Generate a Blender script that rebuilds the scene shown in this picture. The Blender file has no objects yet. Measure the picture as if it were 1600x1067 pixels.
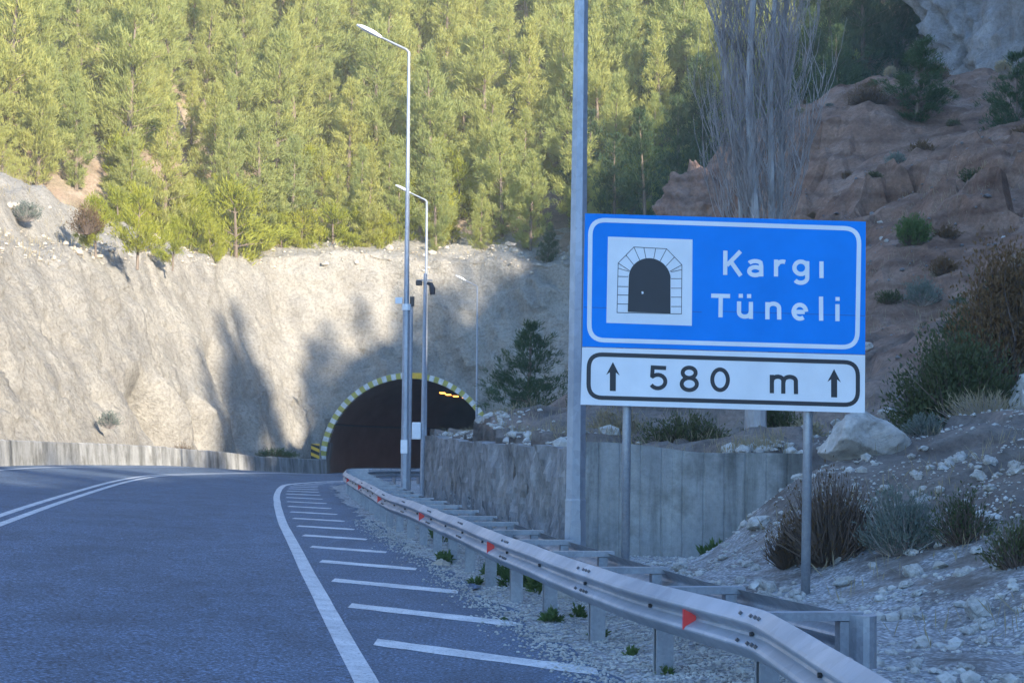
import bpy, math, random
import numpy as np
from mathutils import Vector, Matrix, Euler

R = math.radians
scene = bpy.context.scene
COL = scene.collection
random.seed(7)
rng = np.random.default_rng(7)

# ---------------------------------------------------------------- camera
F = 3000.0                      # focal length in pixels of the 1600 px wide photograph
CAMZ = 1.6
PITCH, ROLL = R(2.93), R(0.7)
cam_d = bpy.data.cameras.new('camera')
cam_d.sensor_width = 36.0
cam_d.lens = F / 1600 * 36.0
cam_d.clip_start, cam_d.clip_end = 0.1, 3000
cam = bpy.data.objects.new('camera', cam_d)
COL.objects.link(cam)
CR = Matrix.Rotation(R(90) + PITCH, 3, 'X') @ Matrix.Rotation(ROLL, 3, 'Z')
cam.matrix_world = Matrix.Translation((0, 0, CAMZ)) @ CR.to_4x4()
scene.camera = cam

HAZE = .0007
# ---------------------------------------------------------------- light
SUN_EL = R(18.26)
SX, SY = 0.55, -0.835             # horizontal direction towards the sun: to the right and behind
world = bpy.data.worlds.new('World')
scene.world = world
world.use_nodes = True
nt = world.node_tree
bg = nt.nodes['Background']
sky = nt.nodes.new('ShaderNodeTexSky')
sky.sky_type = 'NISHITA'
sky.sun_disc = False
sky.sun_elevation = SUN_EL
sky.sun_rotation = math.atan2(SX, SY)
sky.air_density = 1.0
sky.dust_density = 0.0
sky.ozone_density = 5.0
nt.links.new(sky.outputs[0], bg.inputs[0])
bg.inputs[1].default_value = 0.15
sun_d = bpy.data.lights.new('sun', 'SUN')
sun_d.energy = 3.6
sun_d.angle = R(0.55)
sun_d.color = (1.0, 0.91, 0.76)
sun = bpy.data.objects.new('sun', sun_d)
COL.objects.link(sun)
sdir = Vector((SX * math.cos(SUN_EL), SY * math.cos(SUN_EL), math.sin(SUN_EL)))
sun.rotation_euler = sdir.to_track_quat('Z', 'Y').to_euler()
scene.view_settings.view_transform = 'Standard'
scene.view_settings.look = 'None'
scene.view_settings.exposure = 2.05
scene.view_settings.gamma = 1.0
scene.render.engine = 'CYCLES'
scene.cycles.use_denoising = True
scene.cycles.max_bounces = 6
scene.cycles.transparent_max_bounces = 6

# ---------------------------------------------------------------- pixel <-> world helpers
def ray(px, py):
    d = CR @ Vector(((px - 800) / F, -(py - 533.5) / F, -1.0))
    return d
def at(px, py, Y):              # the point at depth Y seen at pixel px, py of the photograph
    d = ray(px, py); k = Y / d.y
    return Vector((d.x * k, Y, CAMZ + d.z * k))
def at_z(px, py, z):            # the point at height z
    d = ray(px, py); k = (z - CAMZ) / d.z
    return Vector((d.x * k, d.y * k, z))

def sstep(a, b, x):
    t = np.clip((np.asarray(x, float) - a) / (b - a), 0, 1)
    return t * t * (3 - 2 * t)

def _h(ix, iy, iz):
    h = (ix.astype(np.uint32) * np.uint32(374761393) + iy.astype(np.uint32) * np.uint32(668265263)
         + iz.astype(np.uint32) * np.uint32(2246822519))
    h = (h ^ (h >> np.uint32(13))) * np.uint32(1274126177)
    h = h ^ (h >> np.uint32(16))
    return (h & np.uint32(0xffffff)).astype(float) / 0xffffff * 2 - 1
def vnoise(x, y, z):
    x, y, z = np.broadcast_arrays(np.asarray(x, float), np.asarray(y, float), np.asarray(z, float))
    fx, fy, fz = np.floor(x), np.floor(y), np.floor(z)
    ix, iy, iz = [a.astype(np.int64) for a in (fx, fy, fz)]
    u, v, w = x - fx, y - fy, z - fz
    u, v, w = [a * a * a * (a * (a * 6 - 15) + 10) for a in (u, v, w)]
    def c(a, b, d): return _h(ix + a, iy + b, iz + d)
    l = lambda a, b, t: a + (b - a) * t
    return l(l(l(c(0,0,0), c(1,0,0), u), l(c(0,1,0), c(1,1,0), u), v),
             l(l(c(0,0,1), c(1,0,1), u), l(c(0,1,1), c(1,1,1), u), v), w)
def fbm(x, y, z=0.0, o=4, gain=0.5, ridge=False):
    s, a, f = 0, 1.0, 1.0
    for i in range(o):
        n = vnoise(np.asarray(x) * f + 17.3 * i, np.asarray(y) * f - 9.1 * i, np.asarray(z) * f + 4.7 * i)
        if ridge: n = 1 - 2 * np.abs(n)
        s = s + a * n; a *= gain; f *= 2.03
    return s

def worley(x, y):
    """flat-faced blocks: every point takes the tilt and the height of its nearest cell"""
    x = np.asarray(x, float); y = np.asarray(y, float); fx, fy = np.floor(x).astype(np.int64), np.floor(y).astype(np.int64)
    best = np.full(x.shape, 9.0); out = np.zeros(x.shape); z0 = np.zeros(x.shape, np.int64)
    for a in (-1, 0, 1):
        for b in (-1, 0, 1):
            cx = fx + a + .5 + .45 * _h(fx + a, fy + b, z0 + 3); cy = fy + b + .5 + .45 * _h(fx + a, fy + b, z0 + 7)
            d = (x - cx) ** 2 + (y - cy) ** 2
            hh = _h(fx + a, fy + b, z0 + 11) + .9 * (x - cx) * _h(fx + a, fy + b, z0 + 13) + .9 * (y - cy) * _h(fx + a, fy + b, z0 + 17)
            k = d < best; best = np.where(k, d, best); out = np.where(k, hh, out)
    return out
# ---------------------------------------------------------------- scene helpers
def link(o, parent=None):
    COL.objects.link(o)
    if parent is not None: o.parent = parent
    return o
def tag(o, label=None, cat=None, group=None, kind=None):
    if label: o['label'] = label
    if cat: o['category'] = cat
    if group: o['group'] = group
    if kind: o['kind'] = kind
    return o
def empty(name, loc=(0, 0, 0), rz=0.0):
    o = bpy.data.objects.new(name, None)
    o.empty_display_size = 0.3
    o.location = loc; o.rotation_euler = (0, 0, rz)
    return link(o)
def mesh_np(name, V, Fc, mat=None, parent=None, smooth=False):
    """V (n,3), Fc (m,k) with one face size, or a list of faces"""
    me = bpy.data.meshes.new(name)
    V = np.asarray(V, np.float32)
    if isinstance(Fc, np.ndarray):
        m, k = Fc.shape
        me.vertices.add(len(V)); me.vertices.foreach_set('co', V.ravel())
        me.loops.add(m * k); me.loops.foreach_set('vertex_index', Fc.astype(np.int32).ravel())
        me.polygons.add(m)
        me.polygons.foreach_set('loop_start', np.arange(0, m * k, k, dtype=np.int32))
        me.polygons.foreach_set('loop_total', np.full(m, k, np.int32))
        me.update(calc_edges=True); me.validate()
    else:
        me.from_pydata([tuple(map(float, v)) for v in V], [], [tuple(f) for f in Fc])
        me.update()
    me.polygons.foreach_set('use_smooth', np.full(len(me.polygons), smooth, bool))
    if mat: me.materials.append(mat)
    return link(bpy.data.objects.new(name, me), parent)
def grid_faces(nu, nv):
    i = np.arange(nu * nv).reshape(nu, nv)
    return np.stack([i[:-1, :-1].ravel(), i[1:, :-1].ravel(), i[1:, 1:].ravel(), i[:-1, 1:].ravel()], 1)

class MB:
    """collects boxes, tubes and sheets, then links them as ONE mesh object"""
    def __init__(s): s.v, s.f = [], []
    def add(s, vs, fs):
        b = len(s.v); s.v += [tuple(v) for v in vs]; s.f += [tuple(i + b for i in f) for f in fs]; return s
    def box(s, c, d, rz=0.0, M=None, bev=0.0):
        hx, hy, hz = [a / 2 for a in d]
        if bev <= 0:
            vs = [(x, y, z) for x in (-hx, hx) for y in (-hy, hy) for z in (-hz, hz)]
            fs = [(0,1,3,2),(4,6,7,5),(0,4,5,1),(2,3,7,6),(0,2,6,4),(1,5,7,3)]
        else:   # chamfered along the vertical edges and the top rim
            b = bev
            ring = [(-hx+b,-hy),(hx-b,-hy),(hx,-hy+b),(hx,hy-b),(hx-b,hy),(-hx+b,hy),(-hx,hy-b),(-hx,-hy+b)]
            k = [((1 - b/hx), (1 - b/hy))]
            vs = [(x, y, -hz) for x, y in ring] + [(x, y, hz-b) for x, y in ring] + [(x*(1-b/hx), y*(1-b/hy), hz) for x, y in ring]
            fs = [tuple(range(7,-1,-1)), tuple(range(16,24))]
            for r in (0, 8):
                fs += [(r+i, r+(i+1)%8, r+8+(i+1)%8, r+8+i) for i in range(8)]
        m = Matrix.Translation(c) @ Matrix.Rotation(rz, 4, 'Z')
        if M is not None: m = m @ M
        return s.add([m @ Vector(v) for v in vs], fs)
    def tube(s, pts, rad, n=8, cap=True, phase=0.0):
        pts = [Vector(p) for p in pts]
        rad = rad if isinstance(rad, (list, tuple)) else [rad] * len(pts)
        base = len(s.v); up = None
        for i, p in enumerate(pts):
            t = (pts[min(i+1, len(pts)-1)] - pts[max(i-1, 0)])
            t = t.normalized() if t.length > 1e-9 else Vector((0,0,1))
            if up is None:
                up = Vector((1,0,0)) if abs(t.x) < 0.9 else Vector((0,1,0))
            a = (up - t * up.dot(t)); a = a.normalized() if a.length > 1e-6 else t.orthogonal().normalized()
            up = a; b = t.cross(a)
            for k in range(n):
                an = 2 * math.pi * k / n + phase
                s.v.append(tuple(p + (a * math.cos(an) + b * math.sin(an)) * rad[i]))
        for i in range(len(pts) - 1):
            for k in range(n):
                s.f.append((base+i*n+k, base+i*n+(k+1)%n, base+(i+1)*n+(k+1)%n, base+(i+1)*n+k))
        if cap:
            s.f.append(tuple(base + k for k in range(n - 1, -1, -1)))
            s.f.append(tuple(base + (len(pts)-1)*n + k for k in range(n)))
        return s
    def build(s, name, mat, parent=None, smooth=False):
        return mesh_np(name, np.array(s.v), s.f, mat, parent, smooth)

# ---------------------------------------------------------------- materials
def new_mat(name):
    m = bpy.data.materials.new(name); m.use_nodes = True
    n = m.node_tree.nodes; b = n['Principled BSDF']
    return m, m.node_tree, n, b
def noise_node(nt, coord, scale, detail=5, rough=0.6, stretch=(1, 1, 1), rot=(0, 0, 0), dist=0.0):
    mp = nt.nodes.new('ShaderNodeMapping')
    mp.inputs['Scale'].default_value = stretch; mp.inputs['Rotation'].default_value = rot
    nt.links.new(coord, mp.inputs['Vector'])
    t = nt.nodes.new('ShaderNodeTexNoise')
    t.inputs['Scale'].default_value = scale; t.inputs['Detail'].default_value = detail
    t.inputs['Roughness'].default_value = rough; t.inputs['Distortion'].default_value = dist
    nt.links.new(mp.outputs[0], t.inputs['Vector'])
    return t
def ramp(nt, fac, stops):
    r = nt.nodes.new('ShaderNodeValToRGB'); e = r.color_ramp.elements
    while len(e) < len(stops): e.new(0.5)
    for el, (p, c) in zip(e, stops):
        el.position = p; el.color = (*c, 1) if len(c) == 3 else c
    nt.links.new(fac, r.inputs[0]); return r
def mixc(nt, fac, a, b, mode='MIX'):
    m = nt.nodes.new('ShaderNodeMix'); m.data_type = 'RGBA'; m.blend_type = mode
    for val, i in ((fac, 0), (a, 6), (b, 7)):
        if hasattr(val, 'links'): nt.links.new(val, m.inputs[i])
        elif i == 0: m.inputs[0].default_value = val
        else: m.inputs[i].default_value = (*val, 1)
    return m.outputs[2]
def bump(nt, b, h, strength, dist, prev=None):
    n = nt.nodes.new('ShaderNodeBump')
    n.inputs['Strength'].default_value = strength; n.inputs['Distance'].default_value = dist
    nt.links.new(h, n.inputs['Height'])
    if prev is not None: nt.links.new(prev, n.inputs['Normal'])
    nt.links.new(n.outputs[0], b.inputs['Normal']); return n.outputs[0]
def simple(name, stops, scale, rough=0.8, metallic=0.0, bmp=(0.3, 0.01, None), stretch=(1,1,1), detail=6, spec=0.5):
    m, t, n, b = new_mat(name)
    co = n.new('ShaderNodeTexCoord').outputs['Object']
    ns = noise_node(t, co, scale, detail, 0.62, stretch)
    r = ramp(t, ns.outputs[0], stops)
    t.links.new(r.outputs[0], b.inputs['Base Color'])
    b.inputs['Roughness'].default_value = rough; b.inputs['Metallic'].default_value = metallic
    b.inputs['Specular IOR Level'].default_value = spec
    if bmp[0] > 0:
        s2 = bmp[2] or scale * 3
        n2 = noise_node(t, co, s2, 6, 0.65, stretch)
        bump(t, b, n2.outputs[0], bmp[0], bmp[1])
    return m

def asphalt_mat():
    m, t, n, b = new_mat('asphalt')
    co = n.new('ShaderNodeTexCoord').outputs['Object']
    big = noise_node(t, co, 0.35, 5, 0.6, (1, .25, 1))
    mid = noise_node(t, co, 5, 6, 0.7)
    fine = noise_node(t, co, 34, 3, 0.85)
    r1 = ramp(t, big.outputs[0], [(.3, (.050, .078, .120)), (.7, (.078, .110, .160))])
    r2 = ramp(t, fine.outputs[0], [(.34, (.15, .15, .15)), (.5, (.9, .9, .9)), (.62, (2.7, 2.75, 2.8))])
    c = mixc(t, 1.0, r1.outputs[0], r2.outputs[0], 'MULTIPLY')
    r3 = ramp(t, mid.outputs[0], [(.35, (.82, .82, .82)), (.65, (1.15, 1.15, 1.15))])
    c = mixc(t, 1.0, c, r3.outputs[0], 'MULTIPLY')
    pt = noise_node(t, co, .9, 6, .65, (1, .5, 1), dist=1.0)
    r4 = ramp(t, pt.outputs[0], [(.36, (.80, .80, .80)), (.5, (1, 1, 1)), (.66, (1.12, 1.12, 1.12))])
    c = mixc(t, 1.0, c, r4.outputs[0], 'MULTIPLY')
    vo = n.new('ShaderNodeTexVoronoi'); vo.feature = 'DISTANCE_TO_EDGE'; vo.inputs['Scale'].default_value = .55
    wp = noise_node(t, co, 1.5, 5, .7); vm = n.new('ShaderNodeVectorMath'); vm.operation = 'MULTIPLY_ADD'
    t.links.new(wp.outputs['Color'], vm.inputs[0]); vm.inputs[1].default_value = (.9, .9, .9); t.links.new(co, vm.inputs[2])
    t.links.new(vm.outputs[0], vo.inputs['Vector'])
    cr = ramp(t, vo.outputs['Distance'], [(.0, (.62, .62, .62)), (.006, (1, 1, 1))])
    pm = ramp(t, big.outputs[0], [(.5, (0, 0, 0)), (.56, (1, 1, 1))])
    c = mixc(t, pm.outputs[0], c, mixc(t, 1.0, c, cr.outputs[0], 'MULTIPLY'))
    t.links.new(c, b.inputs['Base Color'])
    b.inputs['Roughness'].default_value = 0.75; b.inputs['Specular IOR Level'].default_value = .35
    bump(t, b, fine.outputs[0], 0.5, 0.006)
    return m
def paint_mat(name, col, wear=.42):
    m, t, n, b = new_mat(name)
    co = n.new('ShaderNodeTexCoord').outputs['Object']
    a = noise_node(t, co, 40, 5, 0.75); a2 = noise_node(t, co, 2.5, 4, 0.6)
    r = ramp(t, a.outputs[0], [(wear - .06, (.13, .15, .18)), (wear + .04, col)])
    r2 = ramp(t, a2.outputs[0], [(.3, (.55, .57, .6)), (.65, (.9, .9, .9))])
    t.links.new(mixc(t, 1.0, r.outputs[0], r2.outputs[0], 'MULTIPLY'), b.inputs['Base Color'])
    b.inputs['Roughness'].default_value = 0.6
    bump(t, b, a.outputs[0], 0.3, 0.004)
    return m
def galv_mat(name='galvanised', base=(.31, .33, .36), rough=0.45, scale=14):
    m, t, n, b = new_mat(name)
    co = n.new('ShaderNodeTexCoord').outputs['Object']
    v = n.new('ShaderNodeTexVoronoi'); v.inputs['Scale'].default_value = scale * 3
    t.links.new(co, v.inputs['Vector'])
    a = noise_node(t, co, scale * .35, 6, .65, (1, 1, .35))
    r = ramp(t, a.outputs[0], [(.3, tuple(c * .78 for c in base)), (.7, tuple(min(1, c * 1.18) for c in base))])
    r2 = ramp(t, v.outputs['Color'], [(0, (.88, .88, .88)), (1, (1.1, 1.1, 1.1))])
    t.links.new(mixc(t, 1.0, r.outputs[0], r2.outputs[0], 'MULTIPLY'), b.inputs['Base Color'])
    b.inputs['Metallic'].default_value = 0.45
    rr = ramp(t, a.outputs[0], [(.3, (rough + .12,) * 3), (.7, (rough - .05,) * 3)])
    t.links.new(rr.outputs[0], b.inputs['Roughness'])
    return m
def rock_mat(name, lo, mid, hi, scale=0.5, stretch=(1, 1, 1), stain=(.25, .22, .19), bstr=0.9, streak=(1.4, 1.4, .18), strata=False):
    m, t, n, b = new_mat(name)
    co = n.new('ShaderNodeTexCoord').outputs['Object']
    a = noise_node(t, co, scale, 8, .65, stretch, dist=.6)
    r = ramp(t, a.outputs[0], [(.28, lo), (.5, mid), (.72, hi)])
    s = noise_node(t, co, .55, 7, .68, streak)
    sr = ramp(t, s.outputs[0], [(.46, (0, 0, 0)), (.68, (.55, .55, .55))])
    c = mixc(t, sr.outputs[0], r.outputs[0], stain)
    f = noise_node(t, co, 6, 8, .72)
    fr = ramp(t, f.outputs[0], [(.3, (.6, .6, .6)), (.5, (1, 1, 1)), (.7, (1.25, 1.25, 1.25))])
    c = mixc(t, 1.0, c, fr.outputs[0], 'MULTIPLY')
    if strata:
        w = n.new('ShaderNodeTexWave'); w.wave_type = 'BANDS'; w.bands_direction = 'Z'
        w.inputs['Scale'].default_value = .35; w.inputs['Distortion'].default_value = 7
        w.inputs['Detail'].default_value = 5; w.inputs['Detail Scale'].default_value = .8
        t.links.new(co, w.inputs['Vector'])
        wr = ramp(t, w.outputs[1], [(.0, (.62, .58, .56)), (.3, (1, 1, 1)), (1, (1.1, 1.08, 1.05))])
        c = mixc(t, .8, c, wr.outputs[0], 'MULTIPLY')
    t.links.new(c, b.inputs['Base Color'])
    b.inputs['Roughness'].default_value = .92; b.inputs['Specular IOR Level'].default_value = .2
    nb = bump(t, b, a.outputs[0], bstr * .7, .5)
    f2 = noise_node(t, co, 3.2, 9, .75)
    bump(t, b, f2.outputs[0], bstr, .15, nb)
    return m
def leaf_mat(name, a, b_, trans=.35, rough=.6):
    m, t, n, b = new_mat(name)
    oi = n.new('ShaderNodeObjectInfo')
    co = n.new('ShaderNodeTexCoord').outputs['Object']
    ns = noise_node(t, co, .8, 3, .6)
    ad = n.new('ShaderNodeMath'); ad.operation = 'MULTIPLY_ADD'
    t.links.new(oi.outputs['Random'], ad.inputs[0]); ad.inputs[1].default_value = .6
    mm = n.new('ShaderNodeMath'); mm.operation = 'MULTIPLY_ADD'
    t.links.new(ns.outputs[0], mm.inputs[0]); mm.inputs[1].default_value = 1.0; mm.inputs[2].default_value = -.3
    t.links.new(mm.outputs[0], ad.inputs[2])
    r = ramp(t, ad.outputs[0], [(.1, a), (.9, b_)])
    t.links.new(r.outputs[0], b.inputs['Base Color'])
    b.inputs['Roughness'].default_value = rough; b.inputs['Specular IOR Level'].default_value = .25
    tr = n.new('ShaderNodeBsdfTranslucent'); t.links.new(r.outputs[0], tr.inputs[0])
    mx = n.new('ShaderNodeMixShader'); mx.inputs[0].default_value = trans
    t.links.new(b.outputs[0], mx.inputs[1]); t.links.new(tr.outputs[0], mx.inputs[2])
    t.links.new(mx.outputs[0], n['Material Output'].inputs['Surface'])
    return m
def flat_mat(name, col, rough=.5, metallic=0.0, var=.08, scale=6):
    lo = tuple(max(0, c * (1 - var)) for c in col); hi = tuple(min(1, c * (1 + var)) for c in col)
    return simple(name, [(.35, lo), (.65, hi)], scale, rough, metallic, (0, 0, None))
def emit_mat(name, col, st):
    m, t, n, b = new_mat(name)
    b.inputs['Base Color'].default_value = (*col, 1)
    b.inputs['Emission Color'].default_value = (*col, 1); b.inputs['Emission Strength'].default_value = st
    return m

def stained(m, lo=(.5, .5, .48), scale=2.2):
    t = m.node_tree; n = t.nodes; b = n['Principled BSDF']; src = b.inputs['Base Color'].links[0].from_socket
    co = n.new('ShaderNodeTexCoord').outputs['Object']
    a = noise_node(t, co, scale, 7, .7, (1, 1, .12)); c = noise_node(t, co, .9, 6, .7); e = noise_node(t, co, 12, 6, .75)
    r = ramp(t, a.outputs[0], [(.34, lo), (.5, (1, 1, 1)), (.7, (1.15, 1.14, 1.1))])
    r2 = ramp(t, c.outputs[0], [(.36, (.6, .59, .56)), (.52, (1, 1, 1))]); r3 = ramp(t, e.outputs[0], [(.3, (.8, .8, .8)), (.6, (1.08, 1.08, 1.08))])
    x = mixc(t, 1.0, mixc(t, 1.0, mixc(t, 1.0, src, r.outputs[0], 'MULTIPLY'), r2.outputs[0], 'MULTIPLY'), r3.outputs[0], 'MULTIPLY')
    t.links.new(x, b.inputs['Base Color'])
M = {}
M['asphalt'] = asphalt_mat()
M['paint'] = paint_mat('road_paint', (.70, .72, .74))
M['galv'] = galv_mat()
M['rail'] = galv_mat('rail_steel', (.34, .37, .42), .5, 2.2)
M['pole'] = galv_mat('pole_steel', (.36, .39, .44), .5, 5)
M['cut'] = rock_mat('cut_rock', (.315, .285, .24), (.395, .36, .305), (.455, .42, .36), .3, stain=(.21, .20, .185), bstr=1.5, streak=(1.2, 1.2, .3))
M['cliff'] = rock_mat('grey_limestone', (.15, .15, .155), (.23, .23, .235), (.32, .32, .32), .5, stain=(.12, .10, .09), bstr=1)
M['soilrock'] = rock_mat('pink_soil', (.17, .105, .08), (.26, .17, .13), (.34, .25, .21), .35, stain=(.19, .14, .11), bstr=.8, strata=True, streak=(.4, .4, .8))
M['mound'] = rock_mat('pale_rock', (.40, .35, .28), (.52, .47, .39), (.6, .56, .48), .6, stain=(.36, .24, .15), bstr=.7)
M['stone'] = rock_mat('pale_stone', (.36, .345, .32), (.52, .505, .47), (.66, .645, .61), 2.0, stain=(.24, .21, .18), bstr=.5)
M['forest_floor'] = rock_mat('forest_floor', (.20, .14, .10), (.29, .21, .15), (.42, .34, .26), .25, stain=(.12, .11, .06), bstr=.8)
M['concrete'] = simple('concrete', [(.25, (.17, .175, .17)), (.5, (.26, .265, .26)), (.75, (.34, .345, .33))], 1.3, .85, 0, (.4, .02, 9), (1, 1, .35), 8)
M['barrier'] = simple('barrier_concrete', [(.3, (.14, .135, .12)), (.45, (.28, .275, .26)), (.7, (.40, .39, .37))], 1.1, .85, 0, (.4, .02, 8), (1.2, 1.2, .5), 8)
stained(M['concrete']); stained(M['barrier'], (.55, .54, .5), 1.6)
M['stonewall'] = simple('streaked_wall', [(.28, (.15, .155, .165)), (.5, (.25, .255, .26)), (.72, (.37, .375, .375))], 1.6, .9, 0, (.9, .05, 5), (1.3, 1.3, .55), 10)
stained(M['stonewall'], (.6, .6, .6), 1.8)
M['white'] = flat_mat('white_metal', (.78, .79, .80), .4)
M['lamp_white'] = flat_mat('lamp_white', (.80, .81, .82), .35)
M['dark'] = flat_mat('dark_plastic', (.03, .03, .035), .5)
M['bark'] = simple('bark', [(.3, (.10, .07, .05)), (.7, (.22, .17, .13))], 4, .9, 0, (.6, .03, 10), (1, 1, .3))
M['bark_pale'] = simple('poplar_bark', [(.25, (.17, .155, .15)), (.5, (.36, .345, .34)), (.75, (.52, .505, .50))], 3, .85, 0, (.4, .02, 12), (1, 1, .4))
M['twig'] = flat_mat('pale_twig', (.34, .30, .28), .9, var=.25, scale=2)
M['twig_brown'] = flat_mat('brown_twig', (.12, .085, .065), .9, var=.4, scale=3)
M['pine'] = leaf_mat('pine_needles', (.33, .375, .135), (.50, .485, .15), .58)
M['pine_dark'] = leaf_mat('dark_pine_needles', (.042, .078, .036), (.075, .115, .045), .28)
M['lime'] = leaf_mat('lime_needles', (.30, .33, .04), (.42, .41, .06), .5)
M['olive'] = leaf_mat('olive_leaves', (.055, .075, .030), (.095, .105, .045), .3)
M['grey_leaf'] = leaf_mat('grey_green_leaves', (.12, .15, .13), (.19, .22, .18), .3)
M['weed'] = leaf_mat('weed_leaves', (.07, .12, .04), (.13, .19, .06), .35)
M['rust_leaf'] = leaf_mat('rusty_leaves', (.10, .065, .03), (.19, .11, .05), .3)
M['dry'] = leaf_mat('dry_grass', (.28, .23, .14), (.40, .34, .22), .3)
M['blue'] = flat_mat('sign_blue', (.002, .22, .72), .45, var=.07, scale=1.5)
M['blue'].node_tree.nodes['Principled BSDF'].inputs['Specular IOR Level'].default_value = .15
M['seam'] = flat_mat('seam_blue', (.001, .11, .42), .45)
M['sign_white'] = flat_mat('sign_white', (.72, .75, .78), .4, var=.06, scale=2)
M['sign_black'] = flat_mat('sign_black', (.012, .014, .022), .45)
M['red'] = flat_mat('reflector_red', (.62, .015, .02), .3)
M['yellow'] = flat_mat('hazard_yellow', (.70, .42, .02), .5)
M['black'] = flat_mat('hazard_black', (.02, .02, .02), .6)
M['bolt_dark'] = flat_mat('bolt_dark', (.08, .08, .085), .5, .6)
M['lining'] = simple('tunnel_lining', [(.3, (.16, .10, .08)), (.7, (.25, .165, .135))], .8, .8, 0, (.3, .02, 5), (1, .3, 1))

# ---------------------------------------------------------------- the road in plan
def drop(Y): return -0.6 * sstep(52, 120, Y)
_ed = [(596, 1067), (555, 1004), (517, 941), (491, 892), (465, 847), (448, 817), (439.5, 791), (437, 776), (440.6, 765), (448, 757.5), (461, 752)]
_ey, _ex = [-40, 0], [6.0, .85]
for p in _ed:
    z = 0.0
    for _ in range(6):
        q = at_z(p[0], p[1], z); z = float(drop(q.y))
    _ey.append(q.y); _ex.append(q.x)
_k = [i for i in range(len(_ey)) if _ey[i] < 68]
_ey = [_ey[i] for i in _k] + [78, 90, 105, 120, 200]; _ex = [_ex[i] for i in _k] + [-7.55, -6.3, -4.3, -2.0, 10]
_yy = np.arange(-40, 200.01, .5)
_xx = np.interp(_yy, _ey, _ex)
for _ in range(30): _xx[1:-1] = .25 * _xx[:-2] + .5 * _xx[1:-1] + .25 * _xx[2:]
def Xe(Y): return np.interp(Y, _yy, _xx)
def bank(Y): return .062 * (1 - sstep(85, 118, Y))
def Xl(Y): return Xe(Y) - 8.9 - .35 * (1 - sstep(60, 118, Y))
def road_z(X, Y):
    return drop(Y) + bank(Y) * np.maximum(0, Xe(Y) - X)
def on_road(px, py):
    z = 0.0
    for _ in range(25):
        q = at_z(px, py, min(z, 1.2)); z = .5 * z + .5 * float(road_z(q.x, q.y))
    return q

ys = np.arange(-40, 200.01, .5)
def strip(name, xa, xb, ys, nu, dz, mat, kind='structure'):
    Y = np.repeat(ys[:, None], nu, 1); u = np.linspace(0, 1, nu)[None, :]
    X = xa[:, None] * (1 - u) + xb[:, None] * u
    Z = road_z(X, Y) + dz
    o = mesh_np(name, np.stack([X, Y, Z], 2).reshape(-1, 3), grid_faces(len(ys), nu)[:, ::-1], mat, None, True)
    return tag(o, kind=kind)
rw = 1.62 + .10 * fbm(ys * .6, ys * 0, 0, 3) + .05 * fbm(ys * 3, ys * 0, 3, 2)
inner = sstep(80, 118, ys)
lat = np.concatenate([np.linspace(-1, 0, 22), np.linspace(0, 1, 5)[1:]])
wl_, wr_ = Xe(ys) - Xl(ys) + .1, rw * (1 - inner) + .7 * inner
RX_ = Xe(ys)[:, None] + np.where(lat < 0, lat * wl_[:, None], lat * wr_[:, None]); RY_ = np.repeat(ys[:, None], len(lat), 1)
tag(mesh_np('road', np.stack([RX_, RY_, road_z(RX_, RY_)], 2).reshape(-1, 3), grid_faces(len(ys), len(lat))[:, ::-1], M['asphalt'], None, True), kind='structure')
# painted lines
yl = np.arange(-20, 190, .5)
wob = .006 * fbm(yl * .4, yl * 0, 1, 3)
strip('edge_line', Xe(yl) - .17 + wob, Xe(yl) + wob, yl, 3, .005, M['paint'])
c0 = on_road(0, 812)
CW = float(Xe(c0.y) - c0.x)
for s in (-1, 1):
    strip('centre_line', Xe(yl) - CW + s * .16 - .07, Xe(yl) - CW + s * .16 + .07, yl, 3, .004, M['paint'])
strip('edge_line', Xl(yl) + .75, Xl(yl) + .9, yl, 3, .004, M['paint'])
# hatching on the hard shoulder
hv, hf = [], []
k = 0
Yk = 8.65
while Yk < 84:
    L = 1.42 - .55 * float(sstep(14, 32, Yk))
    A = (float(Xe(Yk)) + .16, Yk); B = (float(Xe(Yk - 1.75)) + .16 + L, Yk - 1.25 * L)
    n = 12; wd = .24
    b = len(hv)
    for i in range(n + 1):
        t = i / n; x = A[0] + (B[0] - A[0]) * t; y = A[1] + (B[1] - A[1]) * t
        w = wd * (1 + .12 * random.uniform(-1, 1)) * (1 if i < n else .8)
        for s in (-1, 1): hv.append((x, y + s * w, float(road_z(x, y)) + .004))
    hf += [(b+2*i, b+2*i+2, b+2*i+3, b+2*i+1) for i in range(n)]
    Yk += 3.27; k += 1
tag(mesh_np('shoulder_hatching', np.array(hv), hf, M['paint']), kind='structure')

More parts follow.
